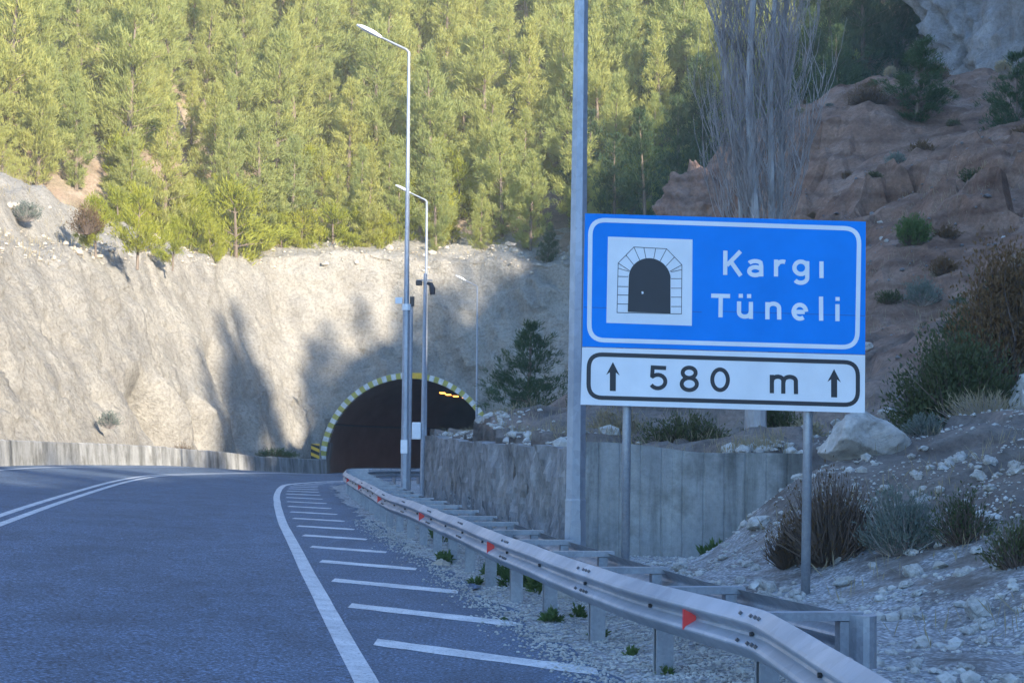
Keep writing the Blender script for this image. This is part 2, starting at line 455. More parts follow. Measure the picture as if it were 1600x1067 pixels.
# ---------------------------------------------------------------- right-hand bank and hill (height field)
ctl = []
def cp(px, py, Y): v = at(px, py, Y); ctl.append((v.x, v.y, v.z))
for a in [(1600,1067,13.2),(1450,1000,15.2),(1600,900,16.2),(1600,800,19.5),(1450,900,17.8),(1300,880,19.8),(1200,885,20.5),
          (1400,745,23.5),(1345,712,25.5),(1500,690,26.5),(1600,690,27.5),(1600,560,34),(1400,560,38),(1380,400,50),(1600,400,46),
          (1450,300,59),(1340,178,70),(1440,195,70),(1600,240,62),(1230,205,78),(1130,265,84),(1068,338,86),(1100,420,70),(1250,340,60),
          (1050,664,36),(1150,650,38),(950,655,42),(1000,520,60),(1240,560,44),(1240,690,30)]: cp(*a)
ctl += [(4.1,27.6,1.45),(.9,28,1.5),(-2.3,54,1.6),(0,40,1.65),(-.8,48,1.65),(-1,70,1.9),(-1,100,1.6),(4,100,2.2),(-.5,117,1.2),(6,112,3.5),(4.5,85,2.6),(0,60,1.7),
        (8,10,.9),(8,0,.9),(8,-20,1),(4.5,8,.15),(4,0,.05),(22,0,9),(22,-20,9),(22,20,9),(22,40,12),(22,62,13),(22,90,14),(14,90,13.0),(13,105,13.5),(22,112,16),
        (10,122,14),(22,140,33),(10,140,24),(3,70,2.2),(2,86,2.0),(2,75,1.9),(3,95,2.0),(4,80,2.5),(5,65,3.2),(2.5,60,2.0),(1,55,1.7),(22,-40,9),(8,-40,1.2),(14,10,4),(14,-20,4)]
ctl = np.array(ctl)
def tps_fit(P, z, lam=.02):
    d = np.linalg.norm(P[:, None] - P[None], axis=2); K = np.where(d > 0, d * d * np.log(d + 1e-9), 0)
    n = len(P); A = np.zeros((n + 3, n + 3)); A[:n, :n] = K + lam * np.eye(n)
    A[:n, n] = 1; A[:n, n+1:] = P; A[n, :n] = 1; A[n+1:, :n] = P.T
    return np.linalg.solve(A, np.concatenate([z, [0, 0, 0]]))
_w = tps_fit(ctl[:, :2], ctl[:, 2], .5)
def tps(X, Y):
    X = np.asarray(X, float); Y = np.asarray(Y, float); s = _w[-3] + _w[-2] * X + _w[-1] * Y
    for (a, b, _), w in zip(ctl, _w):
        d2 = (X - a) ** 2 + (Y - b) ** 2
        s = s + w * .5 * d2 * np.log(d2 + 1e-9)
    return s
RIDGE_Y = [-190, -95, -72, -20, -12, -6, -3, 1.5, 4, 8.5, 13, 16, 21, 25, 29, 33, 40, 50, 62, 76, 115, 158, 240]
RIDGE_Z = [47, 45, 43.4, 42.6, 43.2, 44.2, 45.5, 45.5, 43.5, 43, 45.5, 49.5, 49.8, 47.5, 46.5, 48.5, 48.5, 52.5, 52.5, 50, 54.5, 60.5, 72]
RX = 60.0
# toe of the bank: the verge in front of it is flat gravel
TOE = np.array([(-40, 2.6), (5, 2.6), (13, 2.45), (16, 2.2), (20, 2.3), (24, 2.6), (26.7, 4.2), (27, 4.3)])
def wall_x(Y): return np.interp(Y, [26.9, 53.0, 60, 118], [.95, -2.35, -2.6, -1.1])
def Hz(X, Y):
    X = np.asarray(X, float); Y = np.asarray(Y, float)
    t = tps(np.clip(X, -4, 22), np.clip(Y, -40, 142))
    k = np.clip((X - 22) / (RX - 22), 0, None)
    rz = np.interp(Y, RIDGE_Y, RIDGE_Z)
    far = t + (rz - t) * np.clip(k, 0, 1) ** 1.35 - np.clip(X - RX, 0, None) * .55
    h = np.where(X > 22, far, t)
    rough = sstep(0, 2.5, h)
    h = h + .10 * fbm(X * .9, Y * .9, 0, 5, .55) * (.35 + .65 * rough) + rough * .55 * fbm(X * .22, Y * .22, 5, 3)
    st = sstep(4, 7, h) * sstep(44, 52, Y) * (1 - sstep(82, 90, Y)) * (1 - sstep(19, 24, X))
    mk = sstep(-.35, .25, fbm(X * .13, Y * .13, 21, 3))
    h = h + st * mk * (.55 * worley(X * .42 + .3 * Y * .2, Y * .22) + .35 * worley(X * 1.1, Y * .8 + X * .3) + .35 * fbm(X * .5, Y * .3, 33, 4, .55, True))
    h = h + rough * .14 * worley(X * 1.3 + 4, Y * 1.3)
    # the flat verge
    toe = np.interp(Y, TOE[:, 0], TOE[:, 1])
    w1 = np.where(Y < 27.1, sstep(toe - .6, toe + 1.3, X), (X > wall_x(Y) + .12) * 1.0)
    w1 = np.where((Y >= 27.1) & (Y <= 27.4), np.where(X > 1.05, 1.0, 0.0), w1)
    verge = drop(Y) - .012 + .022 * fbm(X * 2.2, Y * 2.2, 2, 4) + .12 * sstep(toe - 1.6, toe, X) * (Y < 27) 
    h = verge * (1 - w1) + np.maximum(h, verge) * w1
    # sink under the asphalt
    e = Xe(Y) + 1.45
    return np.where(X < e, np.minimum(h, drop(Y) - .05), h)
gx = np.concatenate([np.arange(-9, 8, .13), np.arange(8, 22, .22), np.arange(22, 92, 1.5)])
gy = np.concatenate([np.arange(-190, 4, 3.0), np.arange(4, 40, .16), np.arange(40, 90, .25), np.arange(90, 240, 1.6)])
GXX, GYY = np.meshgrid(gx, gy, indexing='ij')
GZZ = Hz(GXX, GYY)
fc = grid_faces(len(gx), len(gy))
V = np.stack([GXX, GYY, GZZ], 2).reshape(-1, 3)
cy = V[fc].mean(1)
# keep out of the road, the tunnel and the mountain behind the cut
keep = (cy[:, 0] > Xe(cy[:, 1]) + .9) & ~((cy[:, 1] > 117.5) & (cy[:, 0] < 4)) & ~((cy[:, 1] > 116) & (cy[:, 0] < 14)) & ~((cy[:,1] > 122) & (cy[:,0] < 26))
fc = fc[keep]
def bank_mat():
    m, t, n, b = new_mat('bank_soil')
    co = n.new('ShaderNodeTexCoord').outputs['Object']
    sx = n.new('ShaderNodeSeparateXYZ'); t.links.new(co, sx.inputs[0])
    a = noise_node(t, co, .5, 8, .68)
    soil = ramp(t, a.outputs[0], [(.3, (.115, .066, .046)), (.5, (.205, .128, .092)), (.7, (.30, .215, .17))])
    v = n.new('ShaderNodeTexVoronoi'); v.inputs['Scale'].default_value = 26; t.links.new(co, v.inputs['Vector'])
    gr = ramp(t, v.outputs['Color'], [(.1, (.30, .30, .305)), (.5, (.54, .54, .545)), (.9, (.74, .74, .74))])
    gd = ramp(t, v.outputs['Distance'], [(.2, (1, 1, 1)), (.6, (.55, .55, .55))])
    gravel = mixc(t, 1.0, gr.outputs[0], gd.outputs[0], 'MULTIPLY')
    # gravel low down, soil higher up, with stony patches in between
    p = noise_node(t, co, 1.1, 7, .7)
    ad = n.new('ShaderNodeMath'); ad.operation = 'MULTIPLY_ADD'
    t.links.new(sx.outputs[2], ad.inputs[0]); ad.inputs[1].default_value = -.28
    t.links.new(p.outputs[0], ad.inputs[2])
    fr = ramp(t, ad.outputs[0], [(.30, (0, 0, 0)), (.46, (1, 1, 1))])
    v2 = n.new('ShaderNodeTexVoronoi'); v2.inputs['Scale'].default_value = 3.2; t.links.new(co, v2.inputs['Vector'])
    f = noise_node(t, co, 9, 8, .75)
    fr2 = ramp(t, f.outputs[0], [(.3, (.6, .6, .6)), (.52, (1, 1, 1)), (.64, (1.2, 1.2, 1.2)), (.72, (1.9, 1.95, 2.0))])
    zr_ = n.new('ShaderNodeMath'); zr_.operation = 'MULTIPLY_ADD'; t.links.new(sx.outputs[2], zr_.inputs[0]); zr_.inputs[1].default_value = .12
    t.links.new(a.outputs[0], zr_.inputs[2])
    zf = ramp(t, zr_.outputs[0], [(.72, (0, 0, 0)), (1.0, (1, 1, 1))])
    grey = ramp(t, a.outputs[0], [(.3, (.115, .10, .09)), (.5, (.19, .168, .15)), (.7, (.30, .275, .25))])
    soil_c = mixc(t, zf.outputs[0], grey.outputs[0], soil.outputs[0])
    soil2 = mixc(t, 1.0, soil_c, fr2.outputs[0], 'MULTIPLY')
    w = n.new('ShaderNodeTexWave'); w.wave_type = 'BANDS'; w.bands_direction = 'Z'
    w.inputs['Scale'].default_value = .4; w.inputs['Distortion'].default_value = 6; w.inputs['Detail'].default_value = 5
    t.links.new(co, w.inputs['Vector'])
    wr = ramp(t, w.outputs[1], [(0, (.66, .58, .54)), (.3, (1, 1, 1)), (1, (1.12, 1.05, 1.0))])
    soil3 = mixc(t, .7, soil2, wr.outputs[0], 'MULTIPLY')
    t.links.new(mixc(t, fr.outputs[0], soil3, gravel), b.inputs['Base Color'])
    b.inputs['Roughness'].default_value = .95; b.inputs['Specular IOR Level'].default_value = .2
    nb = bump(t, b, f.outputs[0], .8, .06)
    nb = bump(t, b, a.outputs[0], .5, .5, nb)
    return m
M['bank'] = bank_mat()
hs_o = tag(mesh_np('hillside', V, fc, M['bank'], None, True), kind='structure')
cc_ = np.array([p.center[:] for p in hs_o.data.polygons]) if False else V[fc].mean(1)
if len(hs_o.data.polygons) == len(cc_): hs_o.data.polygons.foreach_set('use_smooth', ~((cc_[:, 1] > 42) & (cc_[:, 2] > 4.2)))
def ground(X, Y): return float(Hz(np.array([X]), np.array([Y]))[0])

# base sheet under everything, to the horizon
tag(mesh_np('ground', [(-900,-900,-2.2),(900,-900,-2.2),(900,1200,-2.2),(-900,1200,-2.2)], [(0,1,2,3)], M['forest_floor']), kind='structure')

# ---------------------------------------------------------------- rock cutting with the tunnel face
TX, TY, TR = -6.3, 119.6, 5.2       # tunnel axis, face, inner radius
TC = .15                            # height of the arch centre
base = np.array([(-19.2,20,1.0),(-18.6,40,.9),(-18.0,57,.75),(-17.5,75,.5),(-16.6,92,.2),(-15.2,106,-.1),(-13.8,114,-.4),(-12.2,119.0,-.6),(-10,120.6,-.7),(-6.3,120.8,-.7),(-2,120.6,-.4),(3,119.6,1.2),(9,117.5,3),(17,113,6)])
top = np.array([(-25.5,22,8.6),(-24.6,42,8.7),(-23.6,59,8.9),(-22.9,77,9.2),(-21.9,95,10.3),(-20.4,110,12.2),(-18.6,119,12.7),(-15.5,124,13.1),(-11,125.6,13.4),(-6.3,125.9,13.3),(-2,125.7,13.1),(3,125,13.0),(9,123,13.2),(17,118,15)])
def resample(P, n, step=None):
    d = np.concatenate([[0], np.cumsum(np.linalg.norm(np.diff(base, axis=0), axis=1))])
    s = np.linspace(0, d[-1], n)
    Q = np.stack([np.interp(s, d, P[:, i]) for i in range(3)], 1)
    for _ in range(int(n / 22)): Q[1:-1] = .25 * Q[:-2] + .5 * Q[1:-1] + .25 * Q[2:]
    return Q, s
NT, NV = 560, 110
B, S = resample(base, NT); T, _ = resample(top, NT)
vv = np.concatenate([[-.12], np.linspace(0, 1, NV), 1 + np.linspace(.02, .8, 36)])
P = np.zeros((NT, len(vv), 3))
off = T - B; off[:, 2] = 0; offn = off / np.linalg.norm(off, axis=1)[:, None]
for j, v in enumerate(vv):
    if v < 0: P[:, j] = B - offn * 1.2 + np.array([0, 0, -.25])
    elif v <= 1: P[:, j] = B + (T - B) * v
    else:
        P[:, j] = T + offn * (v - 1) * 14 + np.array([0, 0, 1]) * ((v - 1) * 5.5)
nrm = np.cross(np.gradient(P, axis=0), np.gradient(P, axis=1)); nrm /= np.linalg.norm(nrm, axis=2)[:, :, None] + 1e-9
if nrm[NT // 4, 50, 0] < 0: nrm = -nrm
SS = np.repeat(S[:, None], len(vv), 1); VV = np.repeat(vv[None], NT, 0)
hgt = VV * 13
face = sstep(-.02, .22, VV) * (1 - .6 * sstep(.93, 1.05, VV))
side = 1 - sstep(92, 110, SS)          # the long side slope; the rest is the tunnel face
amp = .55 + .5 * (1 - side)
dsp = amp * (.5 * fbm(SS * .11, hgt * .10, 0, 3) + .34 * fbm(SS * .42 + VV * 2.5, hgt * .22, 3, 5, .55) + .12 * fbm(SS * 1.6, hgt * 1.0, 6, 3))
dsp += .35 * fbm(SS * .3 , hgt * .06, 9, 3, .5, True) * (.4 + .6 * side)
crk = fbm(SS * .9 + VV * 3.2, hgt * .55, 31, 5, .6, True)
dsp += .22 * (.45 + .55 * (1 - side)) * np.minimum(crk, .9) * (.5 + .5 * vnoise(SS * .12, hgt * .15, 40))
dsp += (.45 + .55 * (1 - side)) * (.14 * worley(SS * .55 + VV * 2, hgt * .5)) + .06 * worley(SS * 1.7 + VV * 6, hgt * 1.5)
def gully(s0, v0, v1, w, depth, lean=0.0):
    """a scoured hollow down the slope, deepest in the middle of its run"""
    global dsp
    c = s0 + lean * VV
    prof = sstep(v0, v0 + .12, VV) * (1 - sstep(v1 - .22, v1, VV))
    x = (SS - c) / w
    dsp = dsp - depth * prof * np.exp(-np.clip(x, -9, 9) ** 2 * np.where(x > 0, 7.0, 1.0)) + depth * .3 * prof * np.exp(-((x - .85) / .3) ** 2)
# hollows and fins to the left of the portal: s is arc length along the foot of the slope
gully(76, -.05, .46, 2.4, 3.0, -5); gully(83, -.05, .38, 1.9, 2.4, -6); gully(66, .0, .8, 3.0, .5, -4); gully(91, -.05, .62, 2.2, 1.2, -3); gully(55, .1, .9, 2.4, .4, -3)
P = P + nrm * (dsp * face)[:, :, None]
P[:, :, 2] += 2.0 * sstep(1.10, 1.30, VV) * (1 - sstep(100, 108, P[:, :, 1])) * (1 + .25 * fbm(P[:, :, 0] * .4, P[:, :, 1] * .4, 2, 4))
# ragged lip
P[:, :, 2] += (.28 * fbm(SS * .5, VV * 6, 11, 4) * sstep(.9, 1.0, VV))
fcs = grid_faces(NT, len(vv))
Vc = P.reshape(-1, 3); cen = Vc[fcs].mean(1)
rr = np.hypot(cen[:, 0] - TX, cen[:, 2] - TC)
hole = ((rr < TR + .16) & (cen[:, 2] > TC)) | ((np.abs(cen[:, 0] - TX) < TR + .16) & (cen[:, 2] <= TC) & (cen[:, 1] > 117))
tag(mesh_np('rock_cutting', Vc, fcs[~(hole & (cen[:, 1] > 112))], M['cut'], None, True), kind='structure')

# ---------------------------------------------------------------- forested mountain slope
def Yf(X): return np.interp(X, [-110, -60, -34, -26, -22, -18, -12, 3, 9, 17, 30, 60, 120], [84, 92, 100, 106, 113, 121, 126, 126, 124, 120, 116, 112, 110])
def Zf(X): return np.interp(X, [-110, -60, -30, -22, -16, -11, 9, 17, 40, 80], [15, 13, 12, 12.2, 13, 13.4, 13.2, 15, 22, 40])
def mtn(X, Y):
    d = Y - Yf(X)
    return Zf(X) + .30 * d + .34 * np.maximum(0, d - 4) + (.6 * fbm(X * .13, Y * .13, 3, 4)) * sstep(0, 6, d) + .25 * fbm(X * .7, Y * .7, 4, 3)
mx = np.arange(-110, 121, 1.1); md = np.concatenate([np.arange(1.5, 60, .9), np.arange(60, 240, 6)])
MX = np.repeat(mx[:, None], len(md), 1); MY = Yf(MX) + md[None]
MZ = mtn(MX, MY) - .25 * np.exp(-(md[None] - 1.5) / 2)
tag(mesh_np('mountain', np.stack([MX, MY, MZ], 2).reshape(-1, 3), grid_faces(len(mx), len(md)), M['forest_floor'], None, True), kind='structure')

# ---------------------------------------------------------------- lumps of rock
def ico(sub=3):
    import bmesh
    bm = bmesh.new(); bmesh.ops.create_icosphere(bm, subdivisions=sub, radius=1.0)
    V = np.array([v.co[:] for v in bm.verts]); Fc = np.array([[v.index for v in f.verts] for f in bm.faces]); bm.free()
    return V, Fc
ICO = {k: ico(k) for k in (1, 2, 3, 4, 5, 6)}
def rock_shape(sub, dims, seed, rough=.28, freq=1.1, facets=7):
    V, Fc = ICO[sub]
    r = np.random.default_rng(seed); V = V.copy()
    for _ in range(facets):                     # knock flat faces off the lump
        n = r.normal(size=3); n /= np.linalg.norm(n); d = r.uniform(.62, .9)
        s = V @ n; V = V - np.where(s > d, s - d, 0)[:, None] * n
    o = r.uniform(-50, 50, 3)
    k = 1 + rough * fbm(V[:, 0] * freq + o[0], V[:, 1] * freq + o[1], V[:, 2] * freq + o[2], 5, .55)
    return V * k[:, None] * np.array(dims), Fc
def rock(name, px, py, Y, dims, seed, label, cat='rock', sub=4, mat='stone', rough=.28, rz=0, group=None, tilt=0, kind=None, freq=1.1, sink=.25, lean=0, facets=7):
    V, Fc = rock_shape(sub, dims, seed, rough, freq, facets)
    if sub > 5:
        k = 1 + .09 * fbm(V[:, 0] * 1.2, V[:, 1] * 1.2, V[:, 2] * .8, 5, .6, True) / max(1, dims[0] * .3); V = V * (k + .05 * worley(V[:, 0] / dims[0] * 4 + V[:, 1] / dims[1] * 3, V[:, 2] / dims[2] * 5))[:, None]
    V[:, 0] += lean * V[:, 2]
    o = mesh_np(name, V, Fc, M[mat], None, sub > 4)
    p = at(px, py, Y)
    o.location = p; o.rotation_euler = (tilt, 0, rz)
    if kind: tag(o, kind=kind)
    else: tag(o, label, cat, group)
    return o
rock('cliff', 1650, 80, 100, (3.6, 6, 9.5), 11, None, mat='cliff', sub=6, rough=.2, kind='structure', freq=1.8, rz=.3, tilt=.0, lean=.42)
rock('cliff', 1590, 30, 112, (3.8, 6, 8.5), 23, None, mat='cliff', sub=6, rough=.22, kind='structure', freq=2.0, rz=1.4, lean=.45)
rock('rock_mound', 1112, 350, 84, (2.1, 3, 2.7), 18, None, mat='soilrock', sub=6, rough=.12, kind='structure', freq=2.0)
rock('boulder', 1345, 690, 25, (.62, .5, .42), 31, 'large pale angular boulder on the bank behind the right sign leg', 'boulder', sub=5, rough=.07, freq=2, facets=16)
rock('boulder', 1612, 628, 27, (.32, .4, .36), 33, 'pale rounded boulder cut off at the frame edge beside the dark bush', 'boulder', sub=5)
rock('boulder', 687, 886, 24.6, (.14, .14, .11), 35, 'small tan boulder on the gravel beneath the guardrail', 'boulder', sub=4, mat='mound')
rock('boulder', 716, 884, 25.5, (.11, .11, .10), 38, 'small grey stone lying beside the tan boulder under the guardrail', 'boulder', sub=4)
rock('boulder', 872, 938, 20.2, (.24, .25, .20), 36, 'pale boulder half hidden behind the guardrail posts', 'boulder', sub=4)
rock('boulder', 1262, 958, 18.9, (.28, .22, .17), 37, 'pale boulder at the foot of the right sign leg', 'boulder', sub=4)
rock('boulder', 415, 400, 126, (1.0, .8, .75), 39, 'pale boulder on the lip of the rock cutting among lime shrubs', 'boulder', sub=4, mat='mound')
rock('boulder', 800, 388, 134, (1.5, 1.2, .8), 40, 'grey boulder outcrop in shade on top of the tunnel face', 'boulder', sub=5, mat='cliff')
rock('boulder', 1530, 195, 74, (1.0, .8, .5), 41, 'whitish slab boulder on the crest below the cliff', 'boulder', sub=5)
rock('boulder', 1535, 700, 26, (.42, .3, .22), 43, 'low pale boulder on the right edge of the scrubby bank', 'boulder', sub=4)
# scattered rocks one could pick up
STN = [rock_shape(2, (1, 1, .72), 100 + i, .2, 1.3, 9) for i in range(10)]
rk_me = []
for i in range(6):
    V, Fc = rock_shape(3, (1, 1, .7), 300 + i, .2, 1.4, 9)
    o = mesh_np('rock', V, Fc, M['stone']); rk_me.append(o.data); bpy.data.objects.remove(o)
n = 0
tries = 0
while n < 130 and tries < 6000:
    tries += 1
    if n < 95: X, Y = random.uniform(1.9, 5.6), random.uniform(12.5, 27)
    else: X, Y = random.uniform(3, 13), random.uniform(26, 56)
    if X > .27 * Y + .3: continue
    toe = np.interp(Y, TOE[:, 0], TOE[:, 1])
    if X < toe - .9 and Y < 27: continue
    sz = min(.2, .035 + .028 * random.paretovariate(2.4)) * (1 if Y < 27 else 1.5)
    o = link(bpy.data.objects.new('rock', rk_me[n % 6]))
    o.location = (X, Y, ground(X, Y) + sz * .25); o.scale = (sz, sz * random.uniform(.7, 1.1), sz * random.uniform(.7, 1))
    o.rotation_euler = (random.uniform(-.4, .4), random.uniform(-.4, .4), random.uniform(0, 6.3))
    tag(o, 'loose pale limestone rock among the rubble of the right bank', 'rock', 'loose rocks on the right bank')
    n += 1
def stones(name, pts, sizes, mat, sink=.2):
    vs, fs, b = [], [], 0
    for (x, y, z), s in zip(pts, sizes):
        V, Fc = STN[random.randrange(10)]
        a = random.uniform(0, 6.28); c, sn = math.cos(a), math.sin(a)
        W = V * s * np.array([1, random.uniform(.6, 1), random.uniform(.6, 1)])
        W = np.stack([W[:, 0] * c - W[:, 1] * sn + x, W[:, 0] * sn + W[:, 1] * c + y, W[:, 2] + z + s * sink], 1)
        vs.append(W); fs.append(Fc + b); b += len(V)
    return mesh_np(name, np.concatenate(vs), np.concatenate(fs), mat)
STN_HI = STN
STN = [rock_shape(1, (1, 1, .72), 200 + i, .2, 1.3, 5) for i in range(10)]
xs = rng.uniform(1.2, 8.5, 10500); yy_ = 12 + 19 * rng.random(10500) ** 1.1
toe = np.interp(yy_, TOE[:, 0], TOE[:, 1]); ok = (xs > toe - .9) & (xs < .36 * yy_ + .6) & (vnoise(xs * 1.2, yy_ * 1.2, 0) > -.35) & ((yy_ < 26.4) | (xs > 4.4))
xs, yy_ = xs[ok], yy_[ok]
zs = Hz(xs, yy_)
tag(stones('rubble', list(zip(xs, yy_, zs)), np.clip(.012 + .016 * rng.pareto(2.2, len(xs)), 0, .09), M['stone']), kind='stuff')
xs = rng.uniform(6, 20, 2600); yy_ = rng.uniform(30, 66, 2600); ok = (xs < .34 * yy_ + .4) & (vnoise(xs * .5, yy_ * .5, 3) > -.1)
xs, yy_ = xs[ok], yy_[ok]; zs = Hz(xs, yy_)
tag(stones('scree', list(zip(xs, yy_, zs)), np.clip(.025 + .025 * rng.pareto(2.4, len(xs)), 0, .16), M['cliff']), kind='stuff')
# rubble along the top of the retaining wall
t_ = rng.random(700); yw = np.where(t_ < .72, 27 + (53 - 27) * t_ / .72, 27.3)
xw = np.where(t_ < .72, np.interp(yw, [27, 53], [.95, -2.35]) + .15 + np.abs(rng.normal(0, .5, 700)), .95 + (t_ - .72) / .28 * 3.2)
yw = yw + np.where(t_ < .72, 0, np.abs(rng.normal(0, .3, 700)))
tag(stones('rubble', list(zip(xw, yw, Hz(xw, yw))), np.clip(.04 + .035 * rng.pareto(2.2, 700), 0, .2), M['stone']), kind='stuff')
# loose gravel on the verge
xs = rng.random(26000); yy_ = 8 + 30 * rng.random(26000) ** 1.5
lo = Xe(yy_) + 1.5; hi = np.interp(yy_, TOE[:, 0], TOE[:, 1]) - .4; hi = np.where(yy_ > 27, wall_x(yy_) - .2, hi)
xs = lo + (hi - lo) * xs - np.abs(rng.normal(0, .16, 26000)) * (xs < .25)
zs = np.maximum(Hz(xs, yy_), np.where(xs < Xe(yy_) + 1.62, drop(yy_), -9))
tag(stones('gravel', list(zip(xs, yy_, zs)), rng.uniform(.007, .02, 26000), M['stone'], .3), kind='stuff')
# stones along the lip of the cutting
i_ = rng.integers(int(NT * .35), NT - 40, 900); v_ = rng.uniform(.95, 1.25, 900)
j_ = np.searchsorted(vv, v_) - 1
tag(stones('rubble', [tuple(P[a, b]) for a, b in zip(i_, j_)], np.clip(.06 + .06 * rng.pareto(2, 900), 0, .4), M['mound']), kind='stuff')

# ---------------------------------------------------------------- concrete barrier on the far side of the road
bar = empty('concrete_barrier', (0, 0, 0))
tag(bar, 'low stained concrete wall along the foot of the rock slope', 'barrier')
by = np.arange(22, 118.6, 6.0)
for i in range(len(by) - 1):
    yv = np.linspace(by[i] + .015, by[i + 1] - .015, 5)
    xo = Xl(yv) - .12; zb = road_z(xo, yv) - .1; jit = random.uniform(-.05, .05)
    prof = [(.12, 0), (.08, .18), (.02, .93 + jit), (-.02, .97 + jit), (-.26, .97 + jit), (-.30, .93 + jit), (-.34, 0)]
    vs = [(x + u, y, z + h) for x, y, z in zip(xo, yv, zb) for u, h in prof]
    n = len(prof); fs = [(a*n+k, a*n+k+1, (a+1)*n+k+1, (a+1)*n+k) for a in range(4) for k in range(n-1)]
    fs += [tuple(range(n)), tuple(range(4*n + n - 1, 4*n - 1, -1))]
    mesh_np('wall_section', np.array(vs), fs, M['barrier'], bar)

# ---------------------------------------------------------------- retaining wall
rw_ = empty('retaining_wall', (.95, 27, 0))
tag(rw_, 'grey concrete retaining wall behind the guardrail and lamp post', 'wall')
def wall_panel(a, b, za, zb, th, name, mat, ribs=0, rough=.0, nseg=40):
    a, b = Vector((*a, 0)), Vector((*b, 0)); d = (b - a).normalized(); nrm_ = Vector((d.y, -d.x, 0))
    if nrm_.y > 0: nrm_ = -nrm_
    L = (b - a).length; nz = 22
    s = np.linspace(0, L, nseg * 2 + 1); zz = np.linspace(0, 1, nz)
    SS_, ZZ_ = np.meshgrid(s, zz, indexing='ij')
    topz = za + (zb - za) * SS_ / L + .03 * fbm(SS_ * .7, SS_ * 0, 3, 3) + (.10 * sstep(.5, .1, SS_ / L) if rough else 0)
    Zw = -.8 + (topz + .8) * ZZ_
    dd = rough * (.7 * fbm(SS_ * .5, Zw * .5, 1, 5, .6) + .6 * fbm(SS_ * 1.9, Zw * 1.9, 2, 4, .6) + .15 * worley(SS_ * 1.3, Zw * 1.6))
    if ribs:
        ph = SS_ / ribs; dd = dd - .012 * np.exp(-((ph - np.round(ph)) * ribs / .012) ** 2) + .006 * vnoise(np.floor(ph + .5) * 3.7, 0, 0)
    Pf = np.array(a)[None, None] + np.array(d)[None, None] * SS_[:, :, None] + np.array(nrm_)[None, None] * dd[:, :, None]; Pf[:, :, 2] = Zw
    # top and back
    bk = Pf[:, -1:, :] - np.array(nrm_) * th; bk2 = bk.copy(); bk2[:, :, 2] = -.8
    Pa = np.concatenate([Pf, bk, bk2], 1)
    V_ = Pa.reshape(-1, 3); f_ = grid_faces(Pa.shape[0], Pa.shape[1]); m_ = Pa.shape[1]
    ends = [tuple(range(m_)), tuple(range(len(V_) - 1, len(V_) - m_ - 1, -1))]
    V_ = V_ - np.array([.95, 27, 0])
    return mesh_np(name, V_, [tuple(r) for r in f_] + ends, mat, rw_)
wall_panel((-2.36, 53), (.93, 27.0), 1.56, 1.50, .35, 'rough_wall', M['stonewall'], 0, .10, 130)
wall_panel((.95, 27.0), (4.12, 26.9), 1.50, 1.42, .3, 'board_wall', M['concrete'], .293, .004, 330)

# ---------------------------------------------------------------- tunnel
tun = empty('tunnel', (TX, TY, -.6))
tag(tun, 'arched road tunnel mouth with striped yellow and white rim', 'tunnel')
def arch(r, n=48, zb=-.8):
    pts = [(-r, zb)]
    pts += [(r * math.cos(math.pi - math.pi * i / n), TC + r * math.sin(math.pi * i / n)) for i in range(n + 1)]
    pts += [(r, zb)]
    return pts
def bend(y): return TX + .0035 * max(0, y - TY) ** 2     # the bore curves gently to the right
lv, lf = [], []
yl_ = list(np.linspace(TY + .02, TY + 78, 30))
prof = arch(TR)
for y in yl_:
    for x, z in prof: lv.append((bend(y) - TX + x, y - TY, z + .6))
n = len(prof)
for a in range(len(yl_) - 1): lf += [(a*n+k, a*n+k+1, (a+1)*n+k+1, (a+1)*n+k) for k in range(n - 1)]
lf.append(tuple(range((len(yl_) - 1) * n, len(yl_) * n)))
mesh_np('lining', np.array(lv), lf, M['lining'], tun, True)
# outer shell so that no light leaks in, and the collar face
ov, of = [], []
po = arch(TR + .42)
for y in (TY + .03, TY + 80):
    for x, z in po: ov.append((bend(y) - TX + x, y - TY, z + .6))
of = [(k, k + 1, n + k + 1, n + k) for k in range(n - 1)]
# daylight on the lower left wall near the mouth, painted as a pale sheet
pv, pf = [], []
wl = [(-TR + .03, -.6), (-TR + .03, TC), (-TR * math.cos(.22) + .03, TC + TR * math.sin(.22))]
for y in np.linspace(TY + .1, TY + 3.2, 4):
    for x, z in wl: pv.append((x, y - TY, z + .6))
pf = [(a*3+k, a*3+k+1, (a+1)*3+k+1, (a+1)*3+k) for a in range(3) for k in range(2)]
mesh_np('painted_daylight', np.array(pv), pf, M['concrete'], tun)
# a dark cable band along the left wall
cb = MB()
for sgn in (-1,):
    pts = []
    for y in np.linspace(TY + .3, TY + 40, 16):
        a = .46; pts.append((bend(y) - TX + sgn * (TR - .08) * math.cos(a), y - TY, TC + (TR - .08) * math.sin(a) + .6))
    cb.tube(pts, .07, 6)
cb.build('cable_tray', M['dark'], tun)
